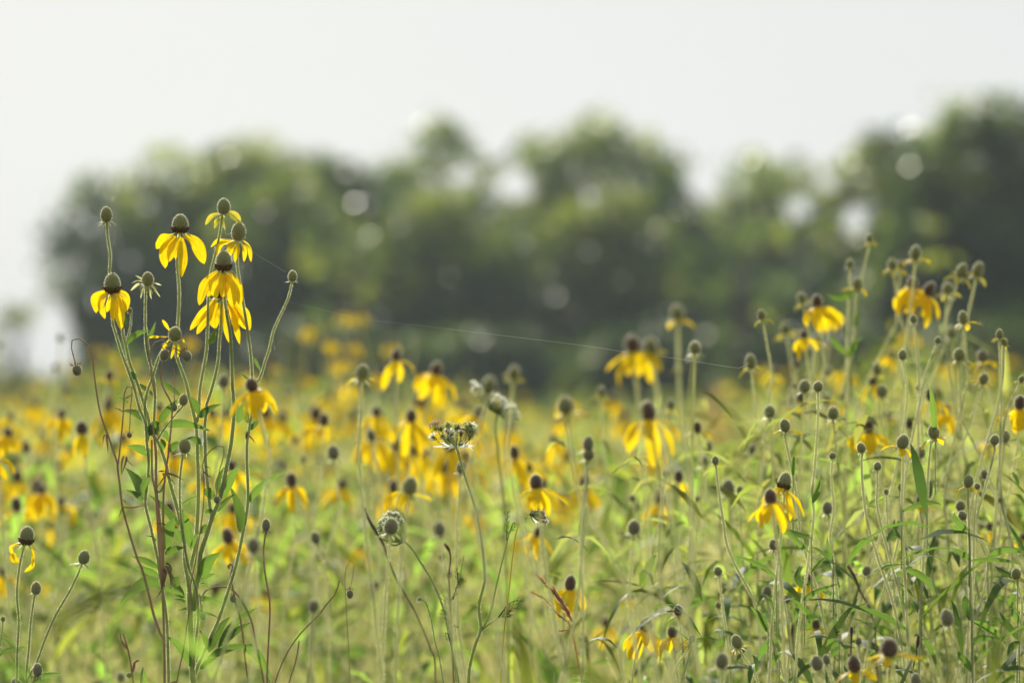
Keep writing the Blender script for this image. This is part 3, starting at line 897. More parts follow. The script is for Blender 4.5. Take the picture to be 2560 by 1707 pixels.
dq = D0 + .01
lace = empty('wild_carrot', (at('Z4', 1270, 1700, dq).x, dq, 0))
tag(lace, 'focused green cup-shaped umbel with white bracts on a tall stem in the centre', 'wild carrot')
add_stem(lace, to_ground(pts_of('A2 1843,1392 1860,1450 1875,1510 | B1 1915,320 1990,550 2040,750 2080,1000 2100,1250 | Z4 1385,900 1350,1050 1365,1200 1325,1310 1290,1450 1280,1568', dq), (lace.location.x, dq)), .0011, .0024, fuzz=.9, hl=.0011)
add_stem(lace, pts_of('Z4 1370,1205 1430,1090 1460,950 1500,780 1540,620 1558,545', dq), .0011, .0006, fuzz=.3)
add_stem(lace, pts_of('Z4 1370,1205 1420,1165 1490,1120', dq), .0012, .0007, fuzz=.3)
U0 = at('A2', 1843, 1385, dq)
up = [(1660, 1190, 60), (1640, 1290, 45), (1700, 1215, 40), (1770, 1190, 52), (1765, 1240, 40), (1835, 1215, 45), (1850, 1195, 40), (1800, 1260, 42), (1880, 1260, 40), (1935, 1190, 50), (1975, 1200, 55),
      (1990, 1240, 48), (1940, 1250, 42), (1900, 1225, 38), (1720, 1290, 34), (1960, 1290, 38)]
for n_, (ux, uy, ur) in enumerate(up):
    z = rng.uniform(-.012, .012)
    c = at('A2', ux, uy, dq + z)
    mid = U0.lerp(c, .5) + Vector(((c.x - U0.x) * .25, z * .3, -.001))
    mbq = MB(); tube(mbq, [U0, mid, c], .00055, .00035, 5, 10)
    o = mbq.build('ray', M['stem'], lace); o.data.transform(Matrix.Translation(-lace.location))
    umbellet(lace, c - Vector((0, 0, size('A2', ur, dq) * .8)), size('A2', ur, dq) * .95, (c.x - U0.x, z, .04), 10, 'leaf', n_ + 50)
    umbellet(lace, c - Vector((0, 0, size('A2', ur, dq) * .5)), size('A2', ur, dq) * 1.15, (c.x - U0.x, z, .03), 26, 'lace_pink' if n_ % 8 == 0 else 'lace' if n_ % 3 == 1 else 'calyx', n_)
bract_ring(lace, U0, 13, size('A2', 180, dq), .12, 1.15, wid=.0018)
feather(lace, 'Z4', (1540, 600), (1545, 400), 45, dq)
feather(lace, 'Z4', (1560, 545), (1610, 480), 40, dq, 5)
feather(lace, 'Z4', (1480, 1120), (1640, 1000), 60, dq)
feather(lace, 'Z4', (1490, 1118), (1560, 1100), 60, dq)
wisp = empty('wild_carrot', (at('Z4', 1230, 1700, dq).x, dq, 0))
tag(wisp, 'thin stem with feathery divided leaves just left of the central umbel stem', 'wild carrot')
add_stem(wisp, to_ground(pts_of('Z4 1250,700 1230,800 1210,900 1150,1040 1145,1150 1160,1300 1200,1568', dq), (wisp.location.x, dq)), .0005, .0018, fuzz=.2)
for b, q, w in (((1210, 900), (1195, 790), 30), ((1210, 900), (1250, 870), 30), ((1150, 1040), (1100, 980), 35), ((1155, 1160), (1090, 1070), 35), ((1150, 1250), (1210, 1180), 30), ((1175, 1000), (1240, 850), 30), ((1160, 1300), (1120, 1230), 30)):
    feather(wisp, 'Z4', b, q, w, dq, 5)
wisp2 = empty('wild_carrot', (at('Z4', 1120, 1700, dq).x, dq + .05, 0))
tag(wisp2, 'pale thin jointed stem rising left of the feathery stem near the bottom centre', 'wild carrot')
add_stem(wisp2, to_ground(pts_of('Z4 1000,1040 1030,1150 1050,1270 1080,1390 1110,1568', dq + .05), (wisp2.location.x, dq + .05)), .0005, .0012, fuzz=.4)
umbellet(wisp2, at('Z4', 960, 1000, dq + .05), size('Z4', 30, dq), (-1, 0, 0), 12, 'lace', 77)
add_stem(wisp2, pts_of('Z4 1000,1040 985,1015 960,1000', dq + .05), .0005, .0004, fuzz=0)

dc = D0 * 1.04
curl = empty('wild_carrot', (at('Z4', 1200, 1568, dc).x, dc, 0))
tag(curl, 'closed bird-nest umbel of curled white bracts ringing a blurred grey cone', 'wild carrot')
add_stem(curl, to_ground(pts_of('Z4 850,610 900,660 950,740 1020,850 1060,930 1110,1060 1140,1200', dc), (curl.location.x, dc)), .0010, .0018, fuzz=.6)
c0 = at('Z4', 848, 612, dc)
for i in range(22):
    a = math.pi * (0.02 + 1.25 * i / 21)
    m = at('Z4', 755 + 95 * math.cos(a), 520 - 95 * math.sin(a), dc + rng.uniform(-.01, .01))
    q = at('Z4', 755 + rng.uniform(55, 78) * math.cos(a + .2), 505 - rng.uniform(60, 90) * math.sin(a + .2), dc + rng.uniform(-.012, .012))
    mbq = MB(); tube(mbq, [c0, c0.lerp(m, .5) + Vector((0, 0, -.004)), m, q], .0005, .0003, 4, 12)
    o = mbq.build('ray', M['stem'], curl); o.data.transform(Matrix.Translation(-curl.location))
    umbellet(curl, q, size('Z4', 24, dc), (rng.uniform(-1, 1), 0, .5), 14, 'lace', 100 + i)
for b, m, q in (((850, 610), (780, 640), (690, 600)), ((850, 612), (800, 650), (705, 625)), ((850, 605), (840, 580), (850, 560)), ((850, 610), (820, 640), (850, 645))):
    add_leaf(curl, at('Z4', *b, dc), at('Z4', *m, dc), at('Z4', *q, dc), .0012, M['calyx'], name='bract', fuzz=False)

ds = D0 * .99
side = empty('wild_carrot', (at('Z4', 1600, 700, ds).x, ds, 0))
tag(side, 'small half-closed umbel lying sideways in front of a blurred yellow flower', 'wild carrot')
add_stem(side, to_ground(pts_of('Z4 1700,418 1660,425 1640,460 1610,520 1590,640 1560,900', ds), (side.location.x, ds)), .0006, .0012, [M['petal_young'], M['hair']], fuzz=.3)
s0 = at('Z4', 1698, 418, ds)
for i in range(12):
    q = at('Z4', 1750 + 50 * rng.uniform(-.2, 1), 385 + 9 * i, ds + rng.uniform(-.01, .01))
    mbq = MB(); tube(mbq, [s0, s0.lerp(q, .5) + Vector((0, 0, .001 * (6 - i) * .4)), q], .0006, .0004, 4, 8)
    o = mbq.build('ray', M['leaf'], side); o.data.transform(Matrix.Translation(-side.location))
    umbellet(side, q, size('Z4', 24, ds), (1, 0, .1), 14, 'lace' if i % 3 else 'lace_pink', 200 + i)
    if i % 4 == 0:
        umbellet(side, q - Vector((.004, 0, -.002)), size('Z4', 22, ds), (1, 0, .3), 10, 'leaf', 300 + i)
for b, m, q in (((1700, 420), (1720, 390), (1725, 365)), ((1700, 420), (1730, 460), (1745, 490)), ((1705, 425), (1740, 480), (1790, 492)), ((1710, 400), (1740, 380), (1760, 372))):
    add_leaf(side, at('Z4', *b, ds), at('Z4', *m, ds), at('Z4', *q, ds), .0016, M['lace'], name='bract', fuzz=False)

dw = D0 * 1.2
cream = empty('wild_carrot', (at('A2', 2200, 1400, dw).x, dw, 0))
tag(cream, 'blurred cream flat-topped umbel tilted behind two bare grey cones', 'wild carrot')
w0 = at('A2', 2215, 1080, dw)
add_stem(cream, to_ground([w0, at('A2', 2200, 1200, dw), at('A2', 2230, 1500, dw)], (cream.location.x, dw)), .0011, .002, fuzz=.3)
for i in range(95):
    u, v = rng.uniform(-1, 1), rng.uniform(-1, 1)
    if u * u + v * v > 1:
        continue
    q = at('A2', 2195 + 205 * u, 990 + 130 * u - 22 + rng.uniform(-48, 40), dw) + Vector((0, v * .04, 0))
    mbq = MB(); tube(mbq, [w0, w0.lerp(q, .5) + Vector((0, 0, -.004)), q], .0005, .0004, 4, 6)
    o = mbq.build('ray', M['stem'], cream); o.data.transform(Matrix.Translation(-cream.location))
    umbellet(cream, q, size('A2', 36, dw), (-.25, 0, 1), 26, 'lace', 400 + i)

# seed head of tan grass, and other grasses
dg = D0 * .985
grass = empty('seeding_grass', (at('Z4', 2060, 1500, dg).x, dg, 0))
tag(grass, 'tan grass seed head with two leaning spikelet branches below centre right', 'grass')
add_stem(grass, to_ground(pts_of('Z4 1960,1150 1990,1250 2020,1400', dg), (grass.location.x, dg)), .0007, .001, [M['tan'], M['hair']], fuzz=0)


def spikelets(root, t, pts, d, n, L, W, mat, spread=.5, name='spikelet', grp=1):
    P = spline([at(t, x, y, d) for x, y in pts], 30)
    mb = MB(); tube(mb, P, .0004, .0006, 4, 20)
    for i in range(n):
        k = int(i / n * 29)
        p = P[k]; T = P[max(0, k - 1)] - P[min(29, k + 1)]; T /= np.linalg.norm(T)
        dv = T + np.array([rng.uniform(-1, 1), rng.uniform(-1, 1), rng.uniform(-.5, .5)]) * spread
        dv /= np.linalg.norm(dv)
        l = L * rng.uniform(.7, 1.2)
        ribbon(mb, np.array([p + dv * l * u + np.array([0, 0, -.12 * l * u * u]) for u in np.linspace(0, 1, 7)]), W, (rng.uniform(-1, 1), rng.uniform(-1, 1), .3), LANCE, .5, 3)
    o = mb.build(name, M[mat], root); o.data.transform(Matrix.Translation(-root.location))


spikelets(grass, 'Z4', [(1760, 850), (1830, 920), (1900, 1000), (1990, 1150)], dg, 46, .010, .0028, 'tan', .35, 'seed_branch')
spikelets(grass, 'Z4', [(1735, 960), (1800, 1000), (1870, 1080), (1950, 1150)], dg, 24, .008, .0022, 'tan', .3, 'seed_branch')
spikelets(grass, 'Z4', [(1870, 950), (1930, 1060), (1985, 1150)], dg + .01, 22, .010, .0026, 'tan', .3, 'seed_branch')
spikelets(grass, 'Z4', [(1880, 1215), (1960, 1205)], dg, 12, .006, .002, 'tan', .6, 'seed_branch')

for (t, pp, lab, k) in (('Z4', '565,370 600,450 640,520 700,620 740,740 800,880 900,1050 970,1200 1050,1400', 'dark slender dried spike leaning from upper left behind the bird-nest umbel', 1.10),
                        ('B3', '1145,310 1190,380 1230,480 1290,590 1330,720 1340,850', 'dark leaning narrow spike among the lower right leaves', 1.08),
                        ('B3', '1173,730 1172,790 1168,900', 'short black upright spike tip above two blurred dark cones', 1.0),
                        ('B3', '1630,790 1620,880 1595,1000 1580,1100', 'dark blue-grey spike right of the big blurred lower cone', 1.02),
                        ('B3', '1560,920 1562,960 1570,1000', 'tiny black spike just left of the blue-grey spike', 1.02),
                        ('B3', '780,710 765,780 780,880 800,1000', 'soft dark curved spike above the lower middle buds', 1.12),
                        ('Z4', '1115,620 1150,670 1158,740 1145,830', 'dark crooked withered spike left of the umbel stem', 1.06)):
    p = [at(t, *map(float, w.split(',')), D0 * k) for w in pp.split()]
    root = empty('vervain_spike', (p[-1].x + .01, D0 * k, 0)); tag(root, lab, 'dried spike')
    mb = MB()
    P, r = tube(mb, p, .0009, .0006, 6, 30, swell=lambda t: 1 + .9 * np.exp(-((t - .15) / .12) ** 2) + .15 * np.sin(t * 60))
    o = mb.build('spike', [M['cone_brown'], M['dry_leaf']], root); o.data.transform(Matrix.Translation(-root.location))
    add_stem(root, to_ground([p[-1], p[-1] + Vector((.003, 0, -.06))], (root.location.x, D0 * k)), .0009, .0012, DS, fuzz=.1)

# rusty dock standing further back
for X, Y, dd, hh, lab in ((1645, 950, 11.0, .42, 'blurred rust-brown dock seed stalk against the dark trees, right of centre'), (1760, 960, 13.0, .30, 'shorter blurred rust-brown dock stalk, right of the taller rusty one')):
    b = at('F', X, Y + 120, dd); tp = at('F', X, Y - 55, dd)
    root = empty('dock', (b.x, b.y, 0)); tag(root, lab, 'dock')
    add_stem(root, [tp, b, Vector((b.x, b.y, 0))], .002, .004, DS, fuzz=0, seg=20)
    for k in range(6):
        u = k / 6
        base = tp.lerp(b, .15 + u * .8)
        mb = MB()
        for _ in range(38):
            q = np.array(base) + np.array([rng.gauss(0, .02) + .03 * (k % 2 * 2 - 1) * u, rng.gauss(0, .02), rng.gauss(0, .03)])
            a = nrng.normal(0, .006, (3, 3)) + q
            mb.add(a, [[0, 1, 2]])
        o = mb.build('seed_cluster', M['rust'], root, smooth=False); o.data.transform(Matrix.Translation(-root.location))

# ------------------------------------------------------------------ spider silk
def silk(label, spec, d, d2, r=.00012, r0=None):
    p = pts_of(spec, d, d2 - d)
    p = [q - Vector((0, 0, .003 * math.sin(math.pi * i / max(1, len(p) - 1)))) for i, q in enumerate(p)]
    mb = MB(); tube(mb, p, r0 or r, r, 4, 40)
    c = p[len(p) // 2]
    o = mb.build('spider_thread', M['silk'], None, origin=tuple(c))
    tag(o, label, 'spider thread')


silk('long taut spider thread slanting down across the dark trees in the centre', 'R1 1960,830 | F 830,728 960,741 1310,782 1420,798 1560,818 1700,842 | A3 2180,760', D0, D0 + .0, .00014, .00002)
silk('short faint spider thread from the curved bud to the flower left of it', 'R1 1955,630 1870,560 1770,500 1700,470', D0, D0, .00007)
silk('short spider thread between the two highest coneflowers', 'R1 1530,290 1545,345 1600,360', D0, D0, .00014)
silk('small glinting spider thread low among the right-hand stems', 'B3 1640,795 1700,798 1785,808', D0, D0, .0002)

# ------------------------------------------------------------------ every other coneflower that can be told apart
# tile, x, y of the cone, its width, distance / focus distance, style, optional traced stem, optional petals (azimuth in degrees, scale)
HEADS = '''
A1 550,165 50 1.5 K|A1 510,430 50 1.6 K|A1 1003,505 75 1.35 DS|A1 605,650 55 1.5 DS|A1 995,690 45 1.5 K|A1 905,665 32 1.7 B|A1 15,230 45 1.5 K
A1 565,860 70 1.35 D|A1 750,990 108 1.25 D|A1 75,1030 75 1.32 D|A1 100,890 55 1.5 D|A1 240,1165 75 1.4 K|A1 545,1345 50 1.5 K|A1 375,1030 42 1.7 K
A1 1130,1080 72 1.38 D|A1 1465,800 70 1.35 D|A1 1945,850 72 1.35 D|A1 2125,1335 88 1.28 D|A1 1860,1450 60 1.4 D|A1 1590,1220 70 1.4 D|A1 2055,560 88 1.2 C
A1 2310,595 108 .87 D|A1 -70,1230 90 1.15 D|A1 380,1550 65 1.32 D|A1 640,1180 60 1.6 D|A1 1180,1080 50 1.8 D|A1 1780,150 60 2.1 D|A1 1050,270 50 1.9 D|A1 420,1080 50 1.7 D
B2 122,240 76 1.32 D|B2 182,235 62 1.4 D|B2 450,210 66 1.38 D|B2 680,322 55 1.35 K|B2 1735,265 72 1.3 D|B2 1692,475 82 1.22 D|B2 1885,545 92 .80 C|B2 1600,860 66 1.35 K
B2 355,395 44 1.5 D|B2 900,1520 62 1.2 B|B2 120,1572 70 1.08 C|B2 1260,265 80 1.3 D|B2 20,740 60 1.35 D|B2 330,800 42 1.6 D
B1 325,365 92 1.22 D|B1 790,400 78 1.4 D|B1 710,110 98 1.2 C|B1 430,175 60 1.35 B|B1 245,230 60 1.45 K|B1 170,180 50 1.7 K|B1 575,165 56 1.55 C
B1 1285,40 92 1.3 D|B1 1460,90 86 1.35 D|B1 1545,135 76 1.38 D|B1 1140,45 70 1.42 D|B1 1415,420 118 .85 SY|B1 1555,445 58 1.45 B|B1 1885,250 82 1.12 C
B1 1925,165 98 1.4 D|B1 1685,815 98 .82 C|B1 545,895 78 1.18 C|B1 590,1065 80 1.32 B|B1 1240,790 120 .93 C|B1 950,960 62 1.5 D|B1 1110,1325 60 1.3 K
B1 530,1520 90 .85 C|B1 90,1400 70 1.5 D|B1 1700,1070 42 1.25 K|B1 1770,1240 60 1.25 K|B1 2275,890 50 1.4 K|B1 2030,650 60 1.45 D|B1 1760,360 55 1.5 D
A2 820,140 60 2.2 D|A2 940,140 60 2.2 D|A2 490,265 60 2.1 D|A2 620,270 55 2.2 S|A2 720,400 60 2.0 D|A2 880,420 55 2.0 D|A2 1230,420 70 2.1 D|A2 1290,545 88 1.28 D
A2 1655,670 98 1.32 D|A2 980,700 108 .87 S|A2 320,860 50 1.4 B|A2 1150,700 68 1.75 D|A2 1580,850 66 1.9 D|A2 1105,1060 78 1.32 D|A2 1425,1100 98 1.28 D
A2 625,1135 86 1.28 DS|A2 1055,1275 76 1.25 C|A2 1900,1000 90 1.9 D|A2 2055,1065 84 1.3 D|A2 360,1320 52 1.4 K|A2 2140,820 122 .78 S|A2 1470,400 60 2.0 B
A2 735,1050 50 2.0 D|A2 175,610 50 2.0 D|A2 480,730 50 2.1 D|A2 1290,960 45 1.5 K|A2 250,420 50 2.1 K|A2 1700,900 60 1.8 D|A2 840,560 55 2.1 D|A2 710,570 55 2.2 D
A3 1105,590 132 .77 D|A3 1275,612 122 .77 S|A3 1518,300 118 .77 SY|A3 20,850 104 .78 S|A3 490,1150 136 .80 SY|A3 1250,1205 138 .82 D|A3 820,1020 70 1.3 S
A3 1457,1140 70 1.25 S|A3 1700,1350 72 1.18 DS|A3 700,1500 90 .88 C|A3 930,1080 66 1.6 D|A3 2190,750 90 1.18 S|A3 2290,320 72 1.15 S|A3 385,1460 66 1.45 D|A3 1800,1530 74 1.25 C
A4 930,130 56 1.2 S A4_930,180_900,330_850,500_820,640_780,900_760,1200|A4 752,365 66 1.2 B A4_750,400_740,560_735,800_725,1100|A4 820,545 78 1.2 SY|A4 450,710 92 1.2 D|A4 310,680 78 1.25 S
A4 590,820 60 1.35 D|A4 330,1010 66 1.22 D|A4 1140,370 80 1.22 S|A4 1215,390 70 1.25 S|A4 1355,265 92 1.2 SY|A4 1325,540 92 1.22 D|A4 1480,600 92 1.22 D
A4 1650,590 92 1.22 S|A4 1780,430 92 1.2 S|A4 1930,420 92 1.2 S|A4 1335,872 60 1.1 B|A4 1790,860 80 1.12 SY|A4 1560,1065 56 1.08 B|A4 1235,1200 72 1.08 B
A4 1755,1200 96 1.12 S|A4 1970,1210 96 1.2 GS|A4 2125,1010 62 1.08 S|A4 2170,1082 56 1.08 S|A4 2330,1420 54 1.08 S|A4 1980,1420 80 1.12 S|A4 1000,1330 80 1.25 S
A4 960,1440 70 1.25 D|A4 745,1330 60 1.5 D|A4 1140,1200 56 1.4 D|A4 265,1280 60 1.3 K|A4 1380,1500 52 1.12 B|A4 245,1480 44 1.2 B|A4 160,955 80 1.3 S|A4 60,1340 60 1.4 D
A4 460,1490 84 1.0 B A5_460,95_455,400_430,750_405,1000_420,1200_380,1568_360,1700
A5 305,120 82 1.25 DS|A5 155,380 86 1.03 SY A5_150,450_180,600_230,850_270,1100_300,1400_350,1568|A5 592,655 60 1.03 B A5_590,700_585,900_605,1150_570,1400_590,1568
A5 855,585 75 1.0 B A5_858,640_865,900_900,1200_960,1450_1000,1568|A5 1005,752 66 1.02 B A5_1000,790_1005,950_1000,1100_1050,1350_1110,1568
A5 1237,530 102 1.0 SY A5_1240,615_1235,900_1225,1200_1245,1568|A5 1520,440 96 1.03 SY A5_1500,520_1470,800_1460,1100_1440,1400_1430,1568|A5 920,390 104 1.18 D
A5 2080,510 80 1.03 B A5_2090,570_2020,850_1950,1100_1900,1300_1880,1568|A5 1840,890 86 1.0 SY A5_1835,970_1840,1200_1850,1500|A5 1920,935 52 1.02 B A5_1920,980_1900,1200_1890,1500
A5 1985,825 60 1.1 C|A5 153,890 106 .97 G A5_150,990_135,1250_100,1568|A5 22,1030 108 .90 D|A5 545,1135 86 1.1 C|A5 1765,1115 80 1.08 C|A5 1785,1205 72 1.05 C
A5 1400,1060 76 1.1 DS|A5 50,1470 76 1.04 C A5_65,1530_95,1700|A5 1085,985 42 1.05 B A5_1085,1010_1100,1300_1110,1400|A5 1300,355 80 1.22 K|A5 1490,100 82 1.18 D|A5 1635,230 72 1.22 D
A5 2312,170 92 1.1 D|A5 2030,500 70 1.3 D|A5 2030,1310 62 1.18 D|A5 1100,280 72 1.3 DS|A5 690,120 60 1.4 D|A5 2130,1060 42 1.08 B|A5 1215,940 42 1.06 B|A5 615,830 42 1.3 K|A5 2340,1400 60 1.2 D
A6 1866,185 60 1.02 B A6_1870,230_1900,480_1940,750_1970,950_2050,1150_2150,1330_2250,1550|A6 1985,440 108 1.18 C|A6 2090,455 60 1.14 B|A6 1120,800 108 .88 C|A6 220,385 108 .89 D
A6 535,1310 96 1.1 D|A6 1890,1200 72 1.05 B A6_1900,1240_1925,1450_1940,1568|A6 1530,330 80 1.2 D|A6 1415,300 62 1.18 B|A6 1105,530 60 1.2 B|A6 155,240 72 1.3 D|A6 20,110 90 1.28 D
A6 235,840 66 1.2 D|A6 1700,535 46 1.2 B|A6 2205,80 62 1.2 C|A6 1965,165 38 1.2 B|A6 705,130 92 .88 C|A6 1090,1440 50 1.15 D|A6 60,900 50 1.5 D
B3 1275,345 52 1.08 C|B3 870,405 66 1.1 D|B3 595,490 60 1.1 C|B3 930,710 52 1.1 DS|B3 953,805 40 1.08 C|B3 1075,760 44 1.08 C|B3 1220,825 42 1.08 C
B3 1430,870 112 .87 DS|B3 1190,985 84 .91 DS|B3 935,975 74 .91 C|B3 1000,950 44 .94 C|B3 388,830 68 1.0 SY|B3 285,960 84 .86 C|B3 1825,665 78 .91 C
B3 2298,365 62 1.0 S B3_2298,405_2330,520_2340,600_2320,850_2300,1113|B3 80,815 42 1.04 C B3_85,840_40,1000_10,1113|B3 732,540 42 1.05 C|B3 1612,1095 66 .92 C
Z6 255,1245 66 1.06 D|Z6 435,1165 50 1.04 DS|Z6 403,1285 52 1.05 D|Z6 510,1325 32 1.03 C|Z6 655,1135 30 1.1 B|Z6 30,1230 40 1.3 D'''

LANDMARKS = [('the tall focused clump', 500, 640), ('the drooping dry head', 176, 850), ('the two-petalled flower bottom left', 60, 1235),
             ('the green cup-shaped umbel', 1045, 1000), ('the cream flat umbel', 1160, 935), ('the bird-nest umbel', 900, 1210), ('the tan grass head', 1280, 1380),
             ('the leaning tall pair-petalled stalk', 1555, 715), ('the large splay-petalled flower', 1487, 950), ('the lone blurred dark ball', 1455, 1210),
             ('the focused egg-shaped bud', 1880, 890), ('the topmost right stalk', 1998, 552), ('the yellow pair upper right', 2125, 700),
             ('the hanging grey head', 420, 960), ('the huddle of four dark cones', 935, 1040), ('the tiny dangling grey head', 803, 1362),
             ('the overlapping yellow pair', 1780, 1150), ('the big cone bottom right', 2040, 1490), ('the slender grey seed head', 610, 1205),
             ('the red-brown dock', 1645, 950), ('the bottom right corner', 2340, 1550)]
LOOK = {'D': ('dark-coned yellow coneflower', 'brown'), 'G': ('grey-coned yellow coneflower', ''), 'DS': ('dark-coned flower with spread petals', ''),
        'S': ('green cone with short pale petals', ''), 'SY': ('cone with few sideways yellow petals', ''), 'B': ('small green bud cone', ''),
        'C': ('bare grey-green cone', ''), 'K': ('bare brown cone', ''), 'GS': ('grey cone with few yellow petals', '')}
ORD = ['nearest', 'second', 'third', 'fourth', 'fifth', 'sixth', 'seventh', 'eighth', 'ninth', 'tenth']


def direction(dx, dy):
    a = math.degrees(math.atan2(-dy, dx)) % 360
    return ['right of', 'up right of', 'above', 'up left of', 'left of', 'down left of', 'below', 'down right of'][int((a + 22.5) // 45) % 8]


entries = []
for line in HEADS.strip().split('\n'):
    for e in line.split('|'):
        w = e.split()
        t = w[0]; x, y = map(float, w[1].split(','))
        X, Y = px(t, x, y)
        entries.append(dict(t=t, x=x, y=y, w=float(w[2]), k=float(w[3]), s=w[4], stem=w[5] if len(w) > 5 else None, X=X / 1.0884, Y=Y / 1.0884))
buckets = {}
for e in entries:
    c = sorted(((math.hypot(e['X'] - lx, e['Y'] - ly), n, e['X'] - lx, e['Y'] - ly) for n, lx, ly in LANDMARKS))[0]
    e['lm'] = c
    buckets.setdefault((e['s'], c[1], direction(c[2], c[3])), []).append(e)
for (s, n, dr), es in buckets.items():
    es.sort(key=lambda q: q['lm'][0])
    for i, e in enumerate(es):
        e['label'] = (ORD[i] + ' ' if len(es) > 1 else '') + LOOK[s][0] + ' ' + dr + ' ' + n
        e['label'] = e['label'][0].lower() + e['label'][1:]

plants = []
for e in entries:
    rng.seed(int(e['X'] * 31 + e['Y'] * 7))
    if e['k'] > 1.15:
        e['k'] = 1.15 + (e['k'] - 1.15) * 1.35
    elif e['k'] < .86:
        e['k'] = .86 - (.86 - e['k']) * 1.15
    d = D0 * e['k']
    W = size(e['t'], e['w'], d) * 1.10
    cc = at(e['t'], e['x'], e['y'], d)
    ax = Vector((rng.gauss(0, .2), rng.uniform(-.3, .12), 1)).normalized()
    Hc = CONE[STYLE[e['s']][0]][1] * rng.uniform(.85, 1.12)
    base = cc - ax * (W * Hc * .5)
    dist = cc.z
    foot = (cc.x + rng.uniform(-.14, .14), d + rng.uniform(-.06, .06))
    if e['stem']:
        w = e['stem'].split('_')
        tp = [base] + [at(w[0], *map(float, q.split(',')), d) for q in w[1:]]
        q3 = tp[-3] if len(tp) > 4 else tp[-2]
        tt = (tp[-1] - tp[-2]).normalized()
        foot = (tp[-1].x + tt.x * .16, d)
    root = empty('coneflower', (foot[0], foot[1], 0))
    tag(root, e['label'], 'coneflower', 'coneflowers')
    near = .93 < e['k'] < 1.12
    blurred = not (.85 < e['k'] < 1.25)
    add_head(root, base, ax, W, e['s'], H=Hc, pscale=(.8 if e['k'] > 1.9 else rng.uniform(.95, 1.2)) if e['s'] == 'D' else rng.uniform(.9, 1.15))
    if e['stem']:
        p = to_ground(tp, foot)
    else:
        b1 = base - ax * .05
        p = [base, b1, b1 + Vector((rng.uniform(-.03, .03) + (foot[0] - cc.x) * .25, rng.uniform(-.01, .01), -.13)),
             b1 + Vector((rng.uniform(-.03, .03) + (foot[0] - cc.x) * .6, rng.uniform(-.01, .01), -.30)),
             Vector((foot[0] + rng.uniform(-.02, .02), foot[1], max(.2, dist - .5))), Vector((foot[0], foot[1], 0))]
    r0 = max(.0010, W * .09)
    P = add_stem(root, p, r0, r0 * 1.9, [M['stem_pale'], M['hair']], fuzz=1.6 if near else .45, seg=None if near else 22, hl=.0009 if near else .0012, hw=.00018 if near else .0003)
    e.update(P=P, d=d, root=root)
    # leaves along the lower stem
    for q in range(rng.randint(3, 6)):
        u = rng.uniform(.30, .75)
        c = P[int(u * (len(P) - 1))]
        if c[2] < .15:
            continue
        a = rng.uniform(0, 6.28); L = rng.uniform(.05, .11)
        out = Vector((math.cos(a), math.sin(a) * .5, 0))
        b = Vector(c)
        add_leaf(root, b, b + out * L * .5 + Vector((0, 0, L * rng.uniform(.2, .5))), b + out * L + Vector((0, 0, L * rng.uniform(-.3, .3))), L * rng.uniform(.13, .2), fuzz=near)
    plants.append(e)

RIGHT_LEAVES = '''B3 670,430 520,270 370,245 32;B3 830,180 750,90 690,40 40;B3 810,570 900,480 1100,430 34;B3 1540,790 1380,620 1100,575 46;B3 1120,720 1180,590 1300,565 26;
B3 1980,270 1920,200 1840,210 38;B3 2110,270 2230,160 2360,215 50;B3 2120,290 2200,250 2352,310 30;B3 2040,640 1950,540 1945,515 70;B3 1870,890 2030,750 2230,830 46;B3 2220,830 2250,860 2240,930 44;
B3 2180,1060 2250,960 2360,900 44;B3 1990,1020 1940,920 1870,890 46;B3 740,450 760,380 820,310 44;B3 1020,270 1000,180 1010,110 28;B3 640,780 570,650 480,590 52;
B3 1090,830 1020,850 950,920 50;B3 1540,340 1700,360 1745,520 48;B3 1310,330 1400,305 1540,300 26;B3 1040,890 1110,840 1190,870 44;B3 560,1010 540,940 490,920 36;
B3 1580,600 1540,520 1520,460 40;B3 2280,780 2230,700 2180,620 40;B3 2300,720 2290,640 2260,600 44;B3 2180,390 2170,340 2150,300 34;B3 880,1050 800,1080 700,1110 36;
B3 1430,130 1480,60 1500,0 44;B3 1460,150 1440,60 1470,-10 30;B3 1840,60 1850,0 1880,-60 40;B3 1800,110 1830,60 1850,20 30;B3 2040,710 2100,690 2150,705 24;B3 1010,270 960,200 900,180 30;
B3 1740,480 1650,330 1550,330 36;B3 2070,760 2180,760 2230,850 46;B3 1090,1100 1050,1030 1000,1000 36;B3 700,1010 660,940 640,870 30;A5 200,780 230,720 240,660 42;A5 400,1150 470,1000 470,830 62;
A5 300,1450 200,1380 110,1300 50;A5 2060,1560 2200,1480 2360,1560 60;A5 1330,1100 1500,1040 1590,1110 50;A5 1560,1100 1510,980 1490,870 44;A4 700,800 640,720 540,640 70;A4 700,1250 760,1120 860,1040 66;
A4 800,950 790,850 820,760 66;A4 600,1150 580,1080 570,1020 56;A5 1560,300 1530,150 1480,0 60'''
